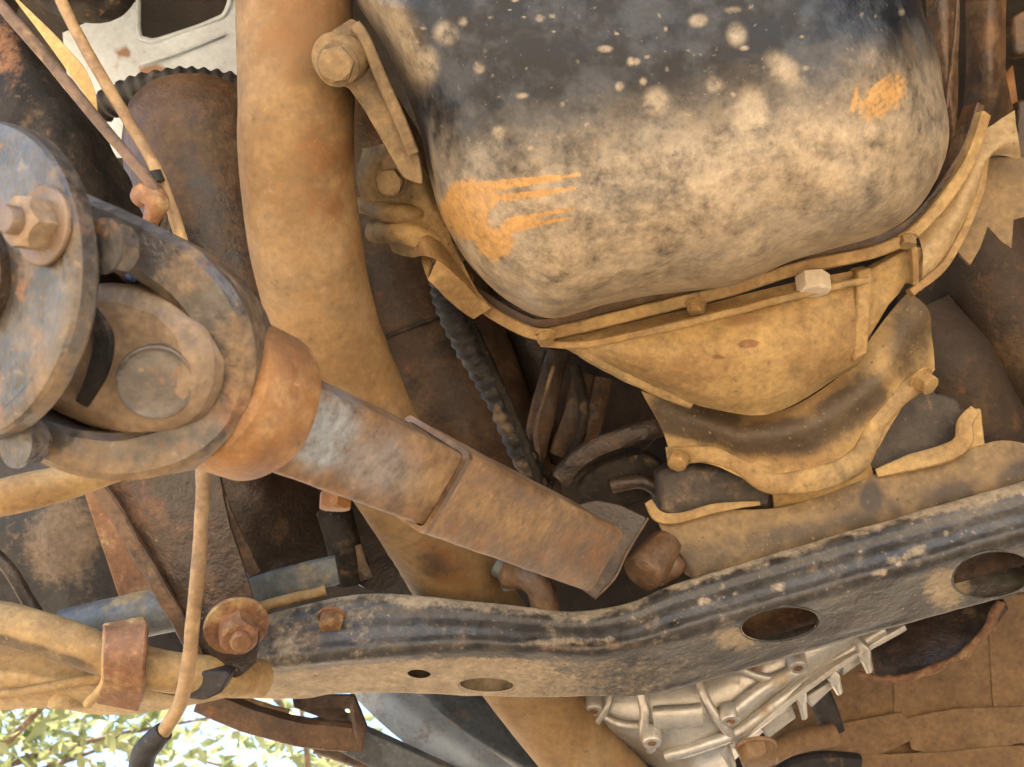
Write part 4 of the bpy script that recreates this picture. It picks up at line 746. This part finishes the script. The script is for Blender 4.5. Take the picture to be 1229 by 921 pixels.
# ================================================================ right edge
rt = thing('recess_tube', 'dim brown duct bending in the dark recess on the right', 'duct', P(1180, 480, 1.1))
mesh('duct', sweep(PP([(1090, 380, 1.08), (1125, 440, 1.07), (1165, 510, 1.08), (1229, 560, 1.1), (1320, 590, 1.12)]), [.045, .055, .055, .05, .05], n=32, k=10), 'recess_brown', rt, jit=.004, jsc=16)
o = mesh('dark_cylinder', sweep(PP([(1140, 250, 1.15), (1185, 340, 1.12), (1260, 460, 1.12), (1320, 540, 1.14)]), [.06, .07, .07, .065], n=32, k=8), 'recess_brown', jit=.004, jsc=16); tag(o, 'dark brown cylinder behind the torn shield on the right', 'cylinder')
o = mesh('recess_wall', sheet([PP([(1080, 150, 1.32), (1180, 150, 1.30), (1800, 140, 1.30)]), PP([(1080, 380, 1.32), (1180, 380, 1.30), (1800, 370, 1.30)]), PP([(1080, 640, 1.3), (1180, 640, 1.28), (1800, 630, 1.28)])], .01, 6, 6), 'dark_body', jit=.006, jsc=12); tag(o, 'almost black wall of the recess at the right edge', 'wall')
se = thing('side_strap', 'folded grey brown strap running up beside the oil pan', 'strap', P(1140, 100, .95))
mesh('band', sheet([PP([(1102, -60, .90), (1112, 20, .90), (1124, 90, .90), (1138, 160, .91), (1140, 215, .93)]), PP([(1128, -60, .895), (1134, 20, .89), (1140, 90, .895), (1146, 160, .905), (1148, 215, .93)]), PP([(1150, -60, .90), (1152, 20, .90), (1150, 90, .91), (1150, 160, .92), (1152, 215, .94)])], .008, 6, 8), 'brown_mid', se, jit=.0015, jsc=30, stains={'dust': lambda X, Y, co: .4 + 0 * X})
mesh('seam', sweep(PP([(1152, -60, .89), (1148, 20, .888), (1142, 80, .893), (1136, 130, .90)]), .0018, circle(8)), 'brown_mid', se, jit=.001)
sp = thing('side_cover', 'brown side cover panel at the top right corner', 'cover', P(1180, 60, 1.0))
mesh('panel', sheet([PP([(1155, -60, .98), (1185, -60, .96), (1208, -60, .97)]), PP([(1160, 60, .98), (1188, 60, .955), (1208, 60, .97)]), PP([(1158, 110, .99), (1188, 100, .96), (1210, 95, .975)]), PP([(1142, 200, 1.02), (1185, 165, 1.0), (1216, 130, 1.0)])], .008, 7, 7), 'brown_mid', sp, jit=.003, jsc=20)
mesh('lower_flap', plate(PP([(1140, 205, 1.03), (1180, 120, 1.01), (1215, 75, 1.02), (1222, 130, 1.02), (1190, 150, 1.02), (1150, 215, 1.03)]), .006), 'collar_rust', sp, bevel=.001, jit=.003, jsc=20)
o = mesh('corner_bracket', plate(PP([(1214, 20, .98), (1260, 0, .98), (1260, 60, .98), (1218, 66, .98)]), .02, rnd=.2), 'brown_mid', bevel=.003, jit=.002); tag(o, 'small brown corner bracket at the top right edge', 'bracket')
o = mesh('edge_block', plate(PP([(1222, 120, 1.0), (1270, 110, 1.0), (1270, 190, 1.0), (1218, 190, 1.0)]), .03), 'brown_dark', bevel=.003, jit=.002); tag(o, 'dark brown block above the torn shield at the right edge', 'block')

# ================================================================ dried mud crumbs stuck to the beam and castings
def crumbs():
    rn = random.Random(12); V, F = [], []
    for o_, cnt, smax in ((shell, 220, .0015), (face, 90, .0018), (bpy.data.objects['web'], 60, .0018), (bpy.data.objects['casting'], 40, .002), (bpy.data.objects['plate_face'], 50, .0015)):
        me = o_.data; b = BASE[o_]; nv = len(me.polygons); got = 0; tries = 0
        while got < cnt and tries < cnt * 30:
            tries += 1; pl = me.polygons[rn.randrange(nv)]; c = pl.center + b
            if pl.normal.dot(TOCAM) < .25: continue
            got += 1; r = smax * rn.uniform(.25, 1) ** 1.6; n = pl.normal; e1 = n.orthogonal().normalized(); e2 = n.cross(e1); base = len(V); k = 7; ph = rn.uniform(0, 6)
            for z, f in ((-.2, 1.15), (.35, .8)):
                for i in range(k):
                    a = ph + 2 * math.pi * i / k; q = r * f * rn.uniform(.65, 1.3); V.append(c + e1 * math.cos(a) * q + e2 * math.sin(a) * q * .8 + n * r * z)
            V.append(c + n * r * .6)
            for i in range(k):
                j = (i + 1) % k; F.append((base + i, base + j, base + k + j, base + k + i)); F.append((base + k + i, base + k + j, base + 2 * k))
    return V, F
o = mesh('mud_crumbs', crumbs(), 'sand_dark', base=P(700, 700, .93), smooth=60); tag(o, 'dried mud crumbs stuck to the beam, bracket and castings', 'mud', kind='stuff')

# ================================================================ trees beyond
def tree(name, label, x, y, hgt, rad, nleaf, seed):
    nleaf = int(nleaf * .42)
    rn = random.Random(seed); t = thing(name, label, 'tree', Vector((x, y, 0)), 'trees beyond the truck')
    tips = []; parts = [sweep([Vector((x, y, 0)), Vector((x + .1, y, hgt * .25)), Vector((x - .05, y + .1, hgt * .5)), Vector((x, y, hgt * .8))], [.12, .10, .07, .03], n=12, k=5)]
    for i in range(14):
        z = hgt * rn.uniform(.2, .75); a = rn.uniform(0, 6.28); L_ = rad * rn.uniform(.6, 1.05)
        p0 = Vector((x, y, z)); p1 = p0 + Vector((math.cos(a) * L_ * .5, math.sin(a) * L_ * .5, L_ * .25)); p2 = p0 + Vector((math.cos(a) * L_, math.sin(a) * L_, L_ * rn.uniform(.2, .6)))
        parts.append(sweep([p0, p1, p2], [.035, .022, .008], n=8, k=4)); tips += [p1, p2, p1.lerp(p2, .5), p0.lerp(p1, .6)]
    mesh('trunk', join(*parts), 'bark', t)
    V, F = [], []
    for i in range(nleaf):
        c = rn.choice(tips) + Vector((rn.gauss(0, .28), rn.gauss(0, .28), rn.gauss(0, .24))); s = rn.uniform(.05, .10)
        u = Vector((rn.gauss(0, 1), rn.gauss(0, 1), rn.gauss(0, .6))).normalized(); v = u.orthogonal().normalized() * s * .42; v.rotate(Matrix.Rotation(rn.uniform(0, 6.28), 3, u)); b = len(V)
        n = u.cross(v).normalized() * s * .12
        V += [c - u * s, c + v - u * s * .2 + n, c + u * s, c - v - u * s * .2 + n]; F.append((b, b + 1, b + 2)); F.append((b, b + 2, b + 3))
    mesh('crown', (V, F), 'leaf', t, smooth=10)
tree('shade_tree', 'leafy tree blown out by daylight at the bottom left edge', -3.6, 6.4, 4.2, 1.7, 5000, 3)
tree('shade_tree', 'leafy bush in bright daylight right of the hanging hose', -1.3, 7.6, 4.0, 1.5, 4200, 5)
